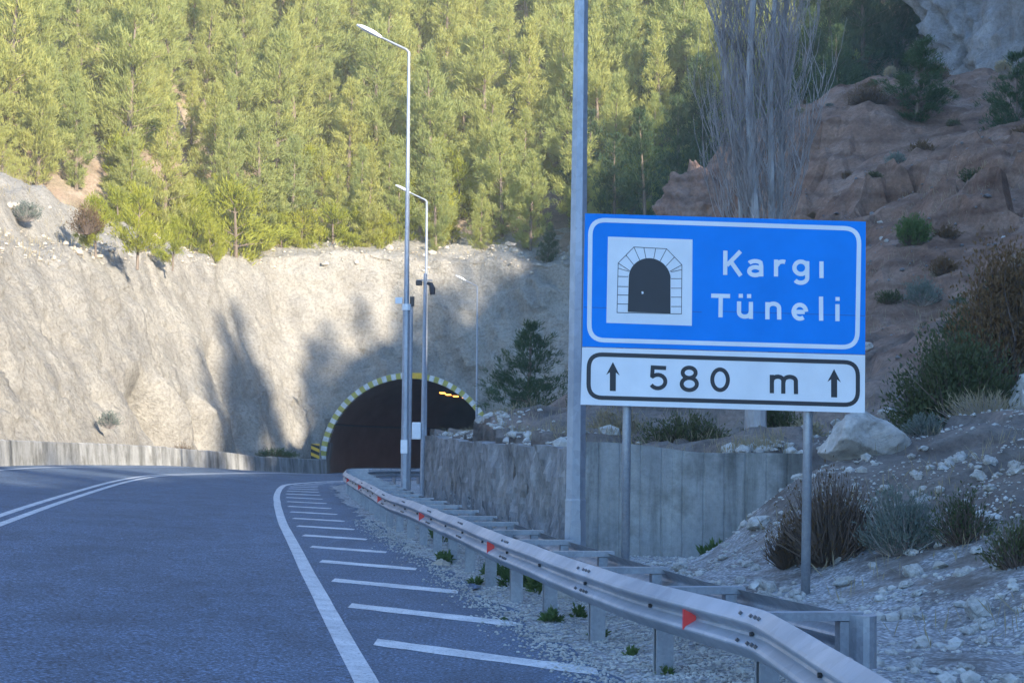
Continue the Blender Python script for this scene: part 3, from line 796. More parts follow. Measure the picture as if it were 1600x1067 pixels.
# the rim: alternating yellow and white blocks
NB = 62
ri, ro = TR - .02, TR + .34
def rim_pt(u, r):       # u: arc length parameter 0..1 round the arch
    leg = TC + .7; tot = 2 * leg + math.pi * TR; d = u * tot
    if d < leg: return (-r, -.7 + d)
    if d > tot - leg: return (r, -.7 + (tot - d))
    a = math.pi - (d - leg) / TR
    return (r * math.cos(a), TC + r * math.sin(a))
for i in range(NB):
    vs = []
    for k in range(4):
        u = (i + k / 3) / NB
        for r in (ri, ro):
            x, z = rim_pt(min(u, 1), r)
            for y in (-.18, .9): vs.append((x, y, z + .6))
    fs = []
    for k in range(3):
        b = k * 4
        fs += [(b, b+4, b+6, b+2), (b+1, b+3, b+7, b+5), (b+2, b+6, b+7, b+3), (b, b+1, b+5, b+4)]
    fs += [(0, 2, 3, 1), (12, 13, 15, 14)]
    if i == 0:
        M['rim_w'] = flat_mat('rim_white', (.62, .62, .58), .7, var=.2, scale=4); M['rim_y'] = flat_mat('rim_yellow', (.42, .38, .08), .7, var=.2, scale=4)
    mesh_np('rim_block', np.array(vs), fs, M['rim_w' if i % 2 else 'rim_y'], tun)
MB().box((.25, -.24, TC + TR + .75), (1.0, .06, .36), bev=.02).build('crown_plate', M['yellow'], tun)
M['sodium'] = emit_mat('sodium_lamp', (1.0, .36, .06), 1.9)
for i in range(7):
    y = TY + 5 + i * 4.5; x = bend(y) - TX + 1.75; z = TC + math.sqrt((TR - .35) ** 2 - 1.75 ** 2)
    f_ = MB().box((x, y - TY, z + .6), (.42, 2.4, .16), bev=.02).build('tunnel_lamp', M['dark'], tun)
    MB().box((x, y - TY, z + .6 - .10), (.34, 2.2, .04), bev=.01).build('lamp_lens', M['sodium'], f_)

# black and yellow marker beside the portal
p0 = at(492, 738, 117.5)
hz = empty('hazard_marker', (p0.x, p0.y, p0.z))
tag(hz, 'black and yellow diagonal striped marker board by the tunnel mouth', 'marker')
MB().box((0, 0, .92), (.52, .05, 1.66)).build('board', M['yellow'], hz)
for k in range(4):
    z = .22 + k * .40; zz = [(-.259, z + .22), (.259, z), (.259, z + .2), (-.259, z + .42)]
    zz = [(x, min(1.74, max(.1, q))) for x, q in zz]
    mesh_np('stripe', [(x, -.029, q) for x, q in zz], [(0, 1, 2, 3)], M['black'], hz)
MB().tube([(0, .06, -.6), (0, .06, 1.5)], .04, 8).build('post', M['galv'], hz)

# ---------------------------------------------------------------- lamp posts
def lamp_post(X, Y, zb, H, label, r0=.115, r1=.05, step=False, lean=0.0, arm=(-.95, .48), head_len=.62, rz=0.0):
    o = empty('street_lamp', (X, Y, zb), rz); tag(o, label, 'street lamp', 'street lamps along the guardrail')
    o.rotation_euler = (0, lean, rz)
    b = MB()
    b.box((0, 0, .02), (.42, .42, .04)); b.build('base_plate', M['galv'], o)
    b = MB()
    if step:
        b.tube([(0, 0, 0), (0, 0, 4.55)], [r0 * .86, r0 * .72], 8, True, R(22.5)); b.tube([(0, 0, 4.5), (0, 0, H)], [r0 * .56, r1 * .8], 8, True, R(22.5))
        b.build('pole', M['pole'], o)
        c = MB(); c.tube([(0, 0, 4.5), (0, 0, 4.64)], r0 * .9, 10); c.box((-.17, 0, 4.72), (.16, .1, .14)); c.build('clamp', M['white'], o)
        MB().box((-.02, -r0 * .86, 1.45), (.15, .012, .3)).build('notice_plate', M['white'], o)
    else:
        b.tube([(0, 0, 0), (0, 0, 1.0), (0, 0, 1.02), (0, 0, H)], [r0, r0 * .955, r0 * .90, r1], 8, True, R(22.5))
        b.build('pole', M['pole'], o)
        MB().box((0, -r0 * .93, .62), (.11, .02, .34)).build('access_door', M['pole'], o)
    ax, az = arm
    MB().tube([(0, 0, H - .1), (0, 0, H - .02), (-.06, 0, H + .05), (ax * .7, 0, H + az * .7)], [r1 * .9, r1 * .85, r1 * .75, r1 * .6], 8).build('arm', M['galv'], o)
    d = Vector((ax, 0, az)).normalized(); c = Vector((ax * .66, 0, H + az * .66))
    vs, fs = [], []
    secs = [(0, .045, .04), (.05, .06, .05), (.2, .11, .075), (head_len * .75, .12, .07), (head_len, .075, .03)]
    upv = Vector((-d.z, 0, d.x)); upv = upv if upv.z > 0 else -upv
    for s, w, h in secs:
        for k in range(10):
            a = 2 * math.pi * k / 10
            vs.append(c + d * s + Vector((0, 1, 0)) * w * math.cos(a) + upv * (h * math.sin(a) * (1 if math.sin(a) > 0 else .55)))
    for i in range(4): fs += [(i*10+k, i*10+(k+1) % 10, i*10+10+(k+1) % 10, i*10+10+k) for k in range(10)]
    fs += [tuple(range(9, -1, -1)), tuple(range(40, 50))]
    hd = mesh_np('lamp_head', np.array([tuple(v) for v in vs]), fs, M['lamp_white'], o, True)
    return o
PZ = -.02
L1 = at(897, 990, 21.0); lamp_post(L1.x, 21.0, -.05, 10.0, 'tall galvanised lamp post nearest the road sign, its top above the view', .125, .06, lean=R(.05))
L2 = at(632, 796, 43.0); lamp_post(L2.x, 43.0, -.03, 10.35, 'grey lamp post with a clamp band, second from the road sign', .115, .04, True, lean=R(-.3))
L3 = at(663.5, 760, 71.6); lamp_post(L3.x, 71.6, float(drop(71.6)), 10.6, 'thin lamp post rising behind the camera mast', .09, .045, lean=R(-.4))
L4 = at(744, 735, 103.0); lamp_post(L4.x, 103.0, 0.2, 9.6, 'farthest lamp post standing at the tunnel mouth', .08, .045, lean=R(-.4))
# camera mast
C1 = at(659.5, 776, 50.5)
cm = empty('camera_mast', (C1.x, C1.y, -.05)); tag(cm, 'slim grey mast with two dark surveillance cameras and a white box', 'camera mast')
MB().tube([(0, 0, 0), (0, 0, 6.0)], [.065, .045], 8).build('pole', M['pole'], cm)
MB().box((0, 0, .02), (.3, .3, .04)).build('base_plate', M['galv'], cm)
q = MB().box((-.16, -.03, 5.75), (.16, .26, .12), bev=.02).build('camera', M['dark'], cm)
q = MB(); q.tube([(.05, 0, 5.75), (.15, 0, 5.72), (.19, -.02, 5.6), (.20, -.04, 5.45)], [.04, .06, .08, .07], 8); q.build('camera', M['dark'], cm)
MB().box((-.02, 0, 5.82), (.42, .03, .03)).build('crossarm', M['galv'], cm)
q = MB().box((-.17, -.02, 1.86), (.24, .16, .44), bev=.015).build('cabinet', M['white'], cm)
MB().box((-.17, -.107, 1.86), (.19, .01, .38)).build('cabinet_door', M['sign_white'], q)
C2 = at(638.5, 772, 52.5)
cm2 = empty('signal_post', (C2.x, C2.y, -.05)); tag(cm2, 'slim grey post topped by a small dark box beside the clamped lamp post', 'post')
MB().tube([(0, 0, 0), (0, 0, 5.3)], [.055, .05], 8).build('pole', M['pole'], cm2)
MB().box((.02, -.02, 5.4), (.12, .14, .26), bev=.01).build('detector', M['dark'], cm2)
MB().box((0, 0, .02), (.26, .26, .04)).build('base_plate', M['galv'], cm2)

# ---------------------------------------------------------------- guardrail
RT = .62
pts = [(1.72, 3.0)]
for a in [(1389,1065),(1317,1022),(1235,975.5),(1197,954),(1150,941.5),(1087,927),(1012,908.5),(922,882),(825,851),(750,822.6),(675,793.5),(600,767.5),(556,746.5),(540,736.5)]:
    q = at_z(a[0], a[1], RT); pts.append((q.x, q.y))
pts += [(-5.5, 65), (-5.6, 69), (-5.25, 72.5), (-4.55, 75.2), (-3.6, 77), (-2.2, 78.2)]
pts = np.array(pts)
dcum = np.concatenate([[0], np.cumsum(np.linalg.norm(np.diff(pts, axis=0), axis=1))])
sK = dcum[4]                       # the kink
s_ = np.arange(0, dcum[-1], .1)
rx, ry = np.interp(s_, dcum, pts[:, 0]), np.interp(s_, dcum, pts[:, 1])
for it in range(60):
    nx, ny = rx.copy(), ry.copy()
    nx[1:-1] = .25 * rx[:-2] + .5 * rx[1:-1] + .25 * rx[2:]; ny[1:-1] = .25 * ry[:-2] + .5 * ry[1:-1] + .25 * ry[2:]
    if it > 3:
        k = np.abs(s_ - sK) < .35; nx[k], ny[k] = rx[k], ry[k]
    rx, ry = nx, ny
s_ = np.concatenate([[0], np.cumsum(np.hypot(np.diff(rx), np.diff(ry)))])
tx, ty = np.gradient(rx), np.gradient(ry); tl = np.hypot(tx, ty); tx /= tl; ty /= tl
nxr, nyr = -ty, tx                 # to the left of travel: the road side
gr = empty('guardrail', (float(rx[0]), float(ry[0]), 0)); tag(gr, 'long galvanised steel crash barrier with red reflectors curving to the tunnel', 'guardrail')
g0 = np.array([rx[0], ry[0], 0])
WPROF = [(0, 0), (.012, .01), (.07, .062), (.082, .078), (.082, .088), (.07, .104), (.012, .14), (.004, .155), (.012, .17), (.07, .206), (.082, .222), (.082, .232), (.07, .248), (.012, .30), (0, .31)]
def railz(k): return drop(ry[k]) + .012 * fbm(s_[k] * .25, s_[k] * 0, 2, 3)
def beam(ka, kb, side, offd, topz, name, mat):
    idx = np.arange(ka, kb)
    prof = WPROF + [(u - .004, h) for u, h in WPROF[::-1]]
    V_ = np.zeros((len(idx), len(prof), 3))
    for j, (u, h) in enumerate(prof):
        V_[:, j, 0] = rx[idx] + nxr[idx] * (side * u + offd); V_[:, j, 1] = ry[idx] + nyr[idx] * (side * u + offd)
        V_[:, j, 2] = topz - .31 + h + railz(idx)
    n_ = len(prof); f_ = []
    for a in range(len(idx) - 1): f_ += [(a*n_+k, a*n_+(k+1) % n_, (a+1)*n_+(k+1) % n_, (a+1)*n_+k) for k in range(n_)]
    f_ += [tuple(range(n_)), tuple(range((len(idx)-1)*n_ + n_ - 1, (len(idx)-1)*n_ - 1, -1))]
    return mesh_np(name, V_.reshape(-1, 3) - g0, f_, mat, gr, False)
beam(0, len(rx), 1, 0, RT, 'front_beam', M['rail'])
kb0 = int(np.argmin(np.abs(s_ - (sK + .2))))
bb = beam(kb0, len(rx), -1, -.60, RT - .04, 'back_beam', M['galv'])
# rounded end of the back beam
e = kb0; ev = []
for a in range(9):
    an = math.pi * a / 8
    for h in (0, .31):
        u = -.66 + .09 * math.cos(an); v = -.16 * math.sin(an)
        ev.append((rx[e] + nxr[e] * u + tx[e] * v - g0[0], ry[e] + nyr[e] * u + ty[e] * v - g0[1], RT - .35 + h))
mesh_np('end_nose', ev, [(2*a, 2*a+2, 2*a+3, 2*a+1) for a in range(8)] + [tuple(range(17, 0, -2))], M['galv'], bb)
def fr(s):   # frame at arc length s
    k = int(np.clip(np.searchsorted(s_, s), 1, len(s_) - 2)); return k
sp = sK - 4 * 2.0 + .35
# post positions fitted to the photograph: one about x = 1014 at depth 13.3
post_s = []
s0 = float(np.interp(13.35, ry[:600], s_[:600]))
k = -5
while s0 + k * 2.0 < s_[-1] - .2:
    if s0 + k * 2.0 > .2: post_s.append(s0 + k * 2.0)
    k += 1
def local(k, u, v, z): return (rx[k] + nxr[k] * u + tx[k] * v - g0[0], ry[k] + nyr[k] * u + ty[k] * v - g0[1], z)
def prism(k, poly, z0, z1, name, mat, par):
    n_ = len(poly); vs = [local(k, u, v, z) for z in (z0, z1) for u, v in poly]
    fs = [(i, (i+1) % n_, n_+(i+1) % n_, n_+i) for i in range(n_)] + [tuple(range(n_-1, -1, -1)), tuple(range(n_, 2*n_))]
    return mesh_np(name, np.array(vs), fs, mat, par)
for i, s in enumerate(post_s):
    k = fr(s); zr = float(railz(np.array([k]))[0]); zg = zr - .35
    C = [(-.02, -.05), (-.14, -.05), (-.14, .05), (-.02, .05), (-.02, .025), (-.027, .025), (-.027, .042), (-.132, .042), (-.132, -.042), (-.027, -.042), (-.027, -.025), (-.02, -.025)]
    prism(k, C[::-1], zg, zr + RT - .07, 'post', M['galv'], gr)
    if k >= kb0 - 3:   # distance piece to the back beam
        q = prism(k, [(-.005, -.055), (-.66, -.055), (-.66, .055), (-.005, .055)], zr + RT - .075, zr + RT - .025, 'spacer', M['galv'], gr)
        prism(k, [(-.52, -.045), (-.60, -.045), (-.60, .045), (-.52, .045)], zr + RT - .3, zr + RT - .08, 'bracket', M['galv'], q)
    # bolt through the valley of the beam
    c = local(k, .008, 0, zr + RT - .155); c2 = local(k, .03, 0, zr + RT - .155)
    MB().tube([c, c2], .015, 6).build('post_bolt', M['bolt_dark'], gr)
# lap joints with their bolt heads every fourth metre
M['bolt'] = flat_mat('bolt_head', (.16, .16, .17), .5, .6)
sj = sK + .02
j = -1
while True:
    s = sK + j * 4.0
    j += 1
    if s < .4: continue
    if s > 44: break
    k = fr(s); zr = float(railz(np.array([k]))[0])
    for dv in (-.2, -.07, .07, .2):
        k2 = fr(s + dv)
        for h, u in ((.265, .058), (.045, .055)):
            c = Vector(local(k2, u - .01, 0, zr + RT - .31 + h)); n_ = Vector((nxr[k2], nyr[k2], .9 if h > .1 else -.2)).normalized()
            if h < .1: c = Vector(local(k2, .068, 0, zr + RT - .31 + .105)); n_ = Vector((nxr[k2], nyr[k2], .9)).normalized()
            MB().tube([c, c + n_ * .02], .0115, 6).build('splice_bolt', M['bolt'], gr)
# red reflectors, every eighth metre
sr = float(np.interp(12.55, ry[:600], s_[:600]))
while sr < 58:
    k = fr(sr); zr = float(railz(np.array([k]))[0])
    zc = zr + RT - .165
    vs = []
    for dv in (-.012, .012):
        for u, h in ((.01, -.028), (.085, -.066), (.085, .066), (.01, .028)): vs.append(local(k, u, dv - .06 + u * .35, zc + h))
    fs = [(0, 1, 2, 3), (7, 6, 5, 4)] + [(a, 4 + a, 4 + (a+1) % 4, (a+1) % 4) for a in range(4)]
    mesh_np('reflector', np.array(vs), fs, M['red'], gr)
    sr += 8.0

# ---------------------------------------------------------------- road sign
SYD = 18.6
TL, TRc, BL = at(914, 334, SYD), at(1352, 347, SYD), at(907, 632, SYD)
EX = (TRc - TL); WID = EX.length; EX.normalize()
EZ = (TL - BL); HGT = EZ.length; EZ.normalize()
EN = EX.cross(EZ).normalized()          # EX right, EZ up -> EN points away (+Y)
if EN.y < 0: EN = -EN
bl = BL
sg_base = Vector((at(1117, 640, SYD).x, SYD, 0))
sgn = empty('road_sign', tuple(sg_base)); tag(sgn, 'blue and white road sign announcing the tunnel, on two steel legs', 'road sign')
# positions on the sign were measured on an enlargement of it: (cx, cy) -> metres on the panel
def uv(cx, cy):
    dx, dy = cx - 100, cy - 68
    v = 0.0
    for _ in range(4):
        u = (dx + 26 * v) / 1262; v = (dy - 37 * u) / 857
    return u * WID, v * HGT
def S3(cx, cy, dep):
    u, v = uv(cx, cy)
    return TL + EX * u - EZ * v - EN * dep - sg_base
def sign_poly(poly, dep, name, mat, par, th=0.0):
    vs = [S3(x, y, dep) for x, y in poly]; n_ = len(poly)
    if th > 0:
        vs += [S3(x, y, dep - th) for x, y in poly]
        fs = [tuple(range(n_ - 1, -1, -1)), tuple(range(n_, 2 * n_))] + [(i, (i+1) % n_, n_+(i+1) % n_, n_+i) for i in range(n_)]
    else: fs = [tuple(range(n_ - 1, -1, -1))]
    return mesh_np(name, np.array([tuple(v) for v in vs]), fs, mat, par)
_lay = [0]
def stroke_geo(paths, w, dep):
    """constant-width strokes; every stroke lies a hair above the one before"""
    V_, F_ = [], []
    for path in paths:
        closed = path[0] == path[-1] and len(path) > 2
        P_ = [Vector((x, y)) for x, y in (path[:-1] if closed else path)]
        n_ = len(P_); b = len(V_); _lay[0] += 1; dd = dep + .00025 * (_lay[0] % 7)
        for i in range(n_):
            if closed: a, c = P_[i - 1], P_[(i + 1) % n_]
            else: a, c = P_[max(i - 1, 0)], P_[min(i + 1, n_ - 1)]
            d1 = (P_[i] - a); d2 = (c - P_[i])
            d1 = d1.normalized() if d1.length > 1e-6 else d2.normalized(); d2 = d2.normalized() if d2.length > 1e-6 else d1
            t_ = (d1 + d2).normalized(); m_ = Vector((-t_.y, t_.x)); k_ = 1 / max(.5, t_.dot(d1))
            for s in (-.5, .5):
                q = P_[i] + m_ * (w * s * k_); V_.append(tuple(S3(q.x, q.y, dd)))
        F_ += [(b+2*i, b+2*i+1, b+2*i+3, b+2*i+2) for i in range(n_ - 1)]
        if closed: F_.append((b+2*n_-2, b+2*n_-1, b+1, b))
    return V_, F_
def strokes(paths, w, dep, name, mat, par):
    _lay[0] = 0
    V_, F_ = stroke_geo(paths, w, dep); return mesh_np(name, np.array(V_), F_, mat, par)
def arc(cx, cy, rx_, ry_, a0, a1, n=14):
    return [(cx + rx_ * math.cos(R(a0 + (a1 - a0) * i / n)), cy + ry_ * math.sin(R(a0 + (a1 - a0) * i / n))) for i in range(n + 1)]
def rrect(tl, tr, br, bl_, r):
    out = []
    def corner(c, p, q):
        c, p, q = Vector(c), Vector(p), Vector(q)
        a = c + (p - c).normalized() * r; b = c + (q - c).normalized() * r
        for i in range(9):
            t = i / 8; o = a.lerp(c, t).lerp(c.lerp(b, t), t); out.append((o.x, o.y))
    corner(tl, bl_, tr); corner(tr, tl, br); corner(br, tr, bl_); corner(bl_, br, tl)
    out.append(out[0]); return out
blue = sign_poly([(100, 68), (1362, 105), (1350.5, 701), (83.5, 666)], .03, 'name_panel', M['blue'], sgn, .03)
white = sign_poly([(83.3, 669), (1350.3, 704), (1345, 962), (74, 925)], .03, 'distance_panel', M['sign_white'], sgn, .03)
strokes([rrect((124, 97), (1332, 137), (1315, 670), (114, 636), 70)], 20, .032, 'border_line', M['sign_white'], blue)
strokes([rrect((113, 700), (1317, 737), (1314, 927), (109, 893), 62)], 19, .032, 'border_line', M['sign_black'], white)
strokes([[(92, 490), (330, 497), (620, 512)], [(700, 508), (1352, 528)]], 3, .0312, 'panel_seam', M['seam'], blue)
sq = sign_poly([(202, 173), (582, 186), (575, 573), (192, 560)], .032, 'pictogram_field', M['sign_white'], blue)
arch_p = [(288, 511), (294, 362)] + arc(388, 362, 94, 92, 180, 360, 22) + [(481, 362), (480, 518)]
sign_poly([(x, y + (x - 388) * .03) if 290 < x < 480 else (x, y) for x, y in arch_p], .0345, 'tunnel_symbol', M['sign_black'], blue)
fans = [[(240, 514), (247, 292), (318, 220), (465, 228), (533, 300), (529, 520), (240, 514)]]
for y in (315, 352, 397, 435, 475): fans += [[(246 - (y - 315) * .03, y), (291 if y > 340 else 296, y + 1 + (14 if y < 330 else 0))]]
for y in (322, 362, 405, 445, 487): fans += [[(483, y + (10 if y < 330 else 0)), (532 - (y - 322) * .02, y)]]
fans += [[(247, 292), (303, 330)], [(282, 256), (318, 302)], [(318, 220), (345, 282)], [(363, 223), (372, 272)], [(416, 226), (407, 272)], [(465, 228), (435, 284)], [(500, 265), (462, 305)], [(533, 300), (478, 330)]]
strokes(fans, 2.6, .0345, 'stone_lines', M['sign_black'], blue)
sign_poly([(350, 420), (358, 419), (360, 429), (352, 431)], .0362, 'scratch', M['sign_white'], blue)
W = 19
def letters(gl, w, name, mat, par):
    for g in gl: strokes(g, w, .0325, name, mat, par)
kar = [[[(729, 236), (727, 345)], [(797, 239), (735, 302)], [(752, 284), (797, 349)]],
       [arc(862, 297, 28, 14, 200, 330, 8) + [(889, 306), (889, 352)], arc(862, 328, 27, 18, -40, -320, 18)],
       [[(956, 276), (955, 352)], [(958, 302)] + arc(985, 303, 24, 18, 195, 300, 8)],
       [arc(1067, 313, 29, 28, 0, 350, 22) + [(1096, 313)], [(1096, 283), (1095, 358)] + arc(1066, 358, 29, 22, 0, 150, 10)],
       [[(1160, 284), (1159, 359)]]]
tun_ = [[[(663, 438), (748, 440)], [(706, 445), (704, 535)]],
        [[(788, 464), (787, 510)] + arc(813, 512, 26, 20, 180, 0, 10), [(841, 466), (840, 542)], [(796, 430), (796, 448)], [(833, 431), (833, 449)]],
        [[(915, 467), (914, 544)], [(915, 500)] + arc(941, 494, 26, 20, 190, 360, 10) + [(967, 545)]],
        [[(1036, 511), (1082, 511)], arc(1060, 510, 28, 31, 0, -305, 20)],
        [[(1156, 442), (1155, 550)]], [[(1229, 476), (1228, 552)], [(1230, 444), (1230, 461)]]]
letters(kar, W, 'letter', M['sign_white'], blue)
letters(tun_, W, 'letter', M['sign_white'], blue)
def ell(cx, cy, a, b): e_ = arc(cx, cy, a, b, 0, 350, 35); return e_ + [e_[0]]
num = [[[(458, 762), (398, 759), (395, 797)] + arc(420, 822, 34, 30, 230, 510, 18)],
       [ell(561, 783, 29, 23), ell(561, 833, 34, 27)], [ell(699, 814, 35, 46)]]
letters(num, 18, 'numeral', M['sign_black'], white)
letters([[[(931, 792), (930, 874)], [(931, 824)] + arc(957, 818, 25, 18, 190, 360, 8) + [(981, 876)], [(983, 824)] + arc(1011, 819, 27, 18, 190, 360, 8) + [(1038, 878)]]], 19, 'letter', M['sign_black'], white)
for cx, ty_, by_ in ((219, 735, 865), (1209, 766, 893)):
    hd = [(cx + 1, ty_), (cx + 31, ty_ + 60), (cx + 14, ty_ + 47), (cx + 13, by_), (cx - 14, by_ - 1), (cx - 13, ty_ + 46), (cx - 30, ty_ + 58)]
    a = sign_poly(hd, .0325, 'arrow', M['sign_black'], white)
# legs and cross rails at the back
for px, r_ in ((977, .042), (1261, .046)):
    t0 = at(px + 6, 360, SYD + .07); b0 = at(px - (1 if px < 1100 else 3), 960, SYD + .07)
    d = (t0 - b0).normalized(); bot = b0 + d * ((-.25 - b0.z) / d.z)
    MB().tube([bot - sg_base, t0 - sg_base], r_, 12).build('leg', M['galv'], sgn, True)
rb = MB()
for v in (.25, .95, 1.55):
    a_ = TL + EX * .1 - EZ * v + EN * .022 - sg_base; b_ = TL + EX * (WID - .1) - EZ * v + EN * .022 - sg_base
    rb.tube([a_, b_], .02, 4)
rb.build('back_rail', M['galv'], sgn)

# ---------------------------------------------------------------- vegetation
def needles(C, D, L, Wd, r, spread=.7):
    """diamond blades at C pointing along D"""
    n_ = len(C); D = D + r.normal(0, spread, (n_, 3)); D /= np.linalg.norm(D, axis=1)[:, None]
    S_ = np.cross(D, r.normal(size=(n_, 3))); S_ /= np.linalg.norm(S_, axis=1)[:, None] + 1e-9
    L = L[:, None]; Wd = Wd[:, None]
    V_ = np.stack([C, C + D * L * .5 + S_ * Wd, C + D * L, C + D * L * .5 - S_ * Wd], 1).reshape(-1, 3)
    return V_, np.arange(n_ * 4).reshape(-1, 4)
def pine_parts(seed, H, Rm, dens=1.0, low=.1, size=1.0, bushy=1.0, foot=.05):
    r = np.random.default_rng(seed); C, D = [], []
    tw = MB()
    lean = r.normal(0, .03, 2); nwh = int(H * 1.9)
    for i in range(nwh):
        rel = low + (1 - low) * (i + r.uniform(-.3, .3)) / nwh; rel = min(max(rel, low), .985)
        z = rel * H
        L0 = Rm * (min(1, (rel - low + foot) / .22)) * (max(0.02, 1 - rel) ** .72) * bushy
        nb = int(r.integers(4, 7))
        for b in range(nb):
            az = r.uniform(0, 6.283); L = max(.18, L0 * r.uniform(.55, 1.2)); el = r.uniform(.05, .5) + .5 * rel
            d = np.array([math.cos(az) * math.cos(el), math.sin(az) * math.cos(el), math.sin(el)])
            o = np.array([lean[0] * z, lean[1] * z, z])
            if L > .8 and r.random() < .5: tw.tube([o, o + d * L * .8], [.035, .008], 3, False)
            m_ = max(2, int(L * 3.0))
            for q in range(m_):
                s = (.3 + .7 * (q + r.random()) / m_) * L
                c = o + d * s + r.normal(0, .10 + .05 * L, 3); c[2] += .12 * s * s / max(L, .3)
                k_ = int(15 * dens)
                C.append(c[None] + r.normal(0, .13 * size, (k_, 3))); D.append(np.repeat((d * .7 + np.array([0, 0, .75]))[None], k_, 0))
    C = np.concatenate(C); D = np.concatenate(D)
    L = r.uniform(.25, .5, len(C)) * size; Wd = r.uniform(.018, .034, len(C)) * size
    V_, F_ = needles(C, D, L, Wd, r, .5)
    tw.tube([(0, 0, -.8), (lean[0] * H * .4, lean[1] * H * .4, H * .4), (lean[0] * H, lean[1] * H, H * .97)], [H * .017 + .03, H * .011 + .02, .015], 7)
    return V_, F_, tw
def pine_proto(seed, H, Rm, mat, **kw):
    V_, F_, tw = pine_parts(seed, H, Rm, **kw)
    a = mesh_np('crown', V_, F_, mat); b = tw.build('trunk', M['bark'])
    me = (a.data, b.data); bpy.data.objects.remove(a); bpy.data.objects.remove(b); return me
def plant(name, me, loc, sc, label, cat, group=None, rz=None, names=('crown', 'trunk'), sxy=1.0):
    o = empty(name, loc, random.uniform(0, 6.28) if rz is None else rz)
    o.scale = (sc * sxy, sc * sxy, sc); tag(o, label, cat, group)
    for n_, m_ in zip(names, me):
        link(bpy.data.objects.new(n_, m_), o)
    return o
PINES = [pine_proto(400 + i, 11 - 1.2 * (i % 2), 2.5 + .45 * (i % 3), M['pine'], low=.03 + .05 * (i % 2), dens=1.9, bushy=.9 + .15 * (i % 2)) for i in range(6)]
LIMES = [pine_proto(430 + i, 4.2, 1.8, M['lime'], low=.01, bushy=1.2, dens=2.0, foot=.17) for i in range(4)]
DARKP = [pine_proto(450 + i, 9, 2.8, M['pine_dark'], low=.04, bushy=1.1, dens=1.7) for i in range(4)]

# sunlit forest: spots on the mountain inside the view, kept apart
spots = []
def far_enough(x, y, d):
    return all((x - a) ** 2 + (y - b) ** 2 > d * d for a, b in spots)
gaps = [(345, 80, 52), (735, 40, 40), (480, 60, 24), (270, 95, 14)]
tries = 0
while len(spots) < 298 and tries < 60000:
    tries += 1
    d = 62 * random.random() ** 1.1 + 2.2; X = random.uniform(-60, 40); Y = float(Yf(X)) + d
    if abs(X) > .275 * Y + 3: continue
    z = float(mtn(X, Y)); py = 687 - (z - 1.6) / Y * F; px = 800 + X / Y * F
    if py < -70: continue
    if px > 1330: continue
    if px < 190 and py > 330: continue
    if any(abs(px - a) < c and -150 < py - b < 30 and random.random() < .85 for a, b, c in gaps): continue
    if far_enough(X, Y, 2.55): spots.append((X, Y))
for i, (X, Y) in enumerate(spots):
    px = 800 + X / Y * F
    hs = random.uniform(.55, 1.22) * (.75 if Y - Yf(X) < 9 else 1)
    plant('pine_tree', PINES[i % 6], (X, Y, float(mtn(X, Y)) - .2), hs, 'slender pale green pine of the dense forest above the tunnel', 'pine tree', 'pines of the hillside forest', sxy=random.uniform(.85, 1.15))
# dark pines in the shade on the right
dk = 0
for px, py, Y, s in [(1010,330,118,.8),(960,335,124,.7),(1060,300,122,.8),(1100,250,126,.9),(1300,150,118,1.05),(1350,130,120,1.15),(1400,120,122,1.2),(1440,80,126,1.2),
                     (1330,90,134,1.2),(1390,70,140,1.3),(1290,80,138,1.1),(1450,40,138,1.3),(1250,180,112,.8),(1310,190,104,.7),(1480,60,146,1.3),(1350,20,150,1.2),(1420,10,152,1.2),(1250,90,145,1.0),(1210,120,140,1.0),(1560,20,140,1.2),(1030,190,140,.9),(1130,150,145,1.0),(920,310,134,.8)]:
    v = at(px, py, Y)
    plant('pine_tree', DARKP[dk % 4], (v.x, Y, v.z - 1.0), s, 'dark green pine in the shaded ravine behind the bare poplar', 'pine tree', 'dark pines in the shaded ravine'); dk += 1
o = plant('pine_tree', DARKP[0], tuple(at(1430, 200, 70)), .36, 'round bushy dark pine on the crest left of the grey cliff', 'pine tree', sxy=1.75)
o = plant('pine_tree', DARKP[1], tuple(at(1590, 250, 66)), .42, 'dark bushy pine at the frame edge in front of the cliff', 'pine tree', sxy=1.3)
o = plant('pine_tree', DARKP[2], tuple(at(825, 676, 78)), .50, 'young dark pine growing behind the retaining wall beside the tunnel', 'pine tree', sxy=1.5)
o = plant('pine_tree', DARKP[3], tuple(at(855, 420, 127)), .34, 'small dark pine on top of the tunnel face in shade', 'pine tree')
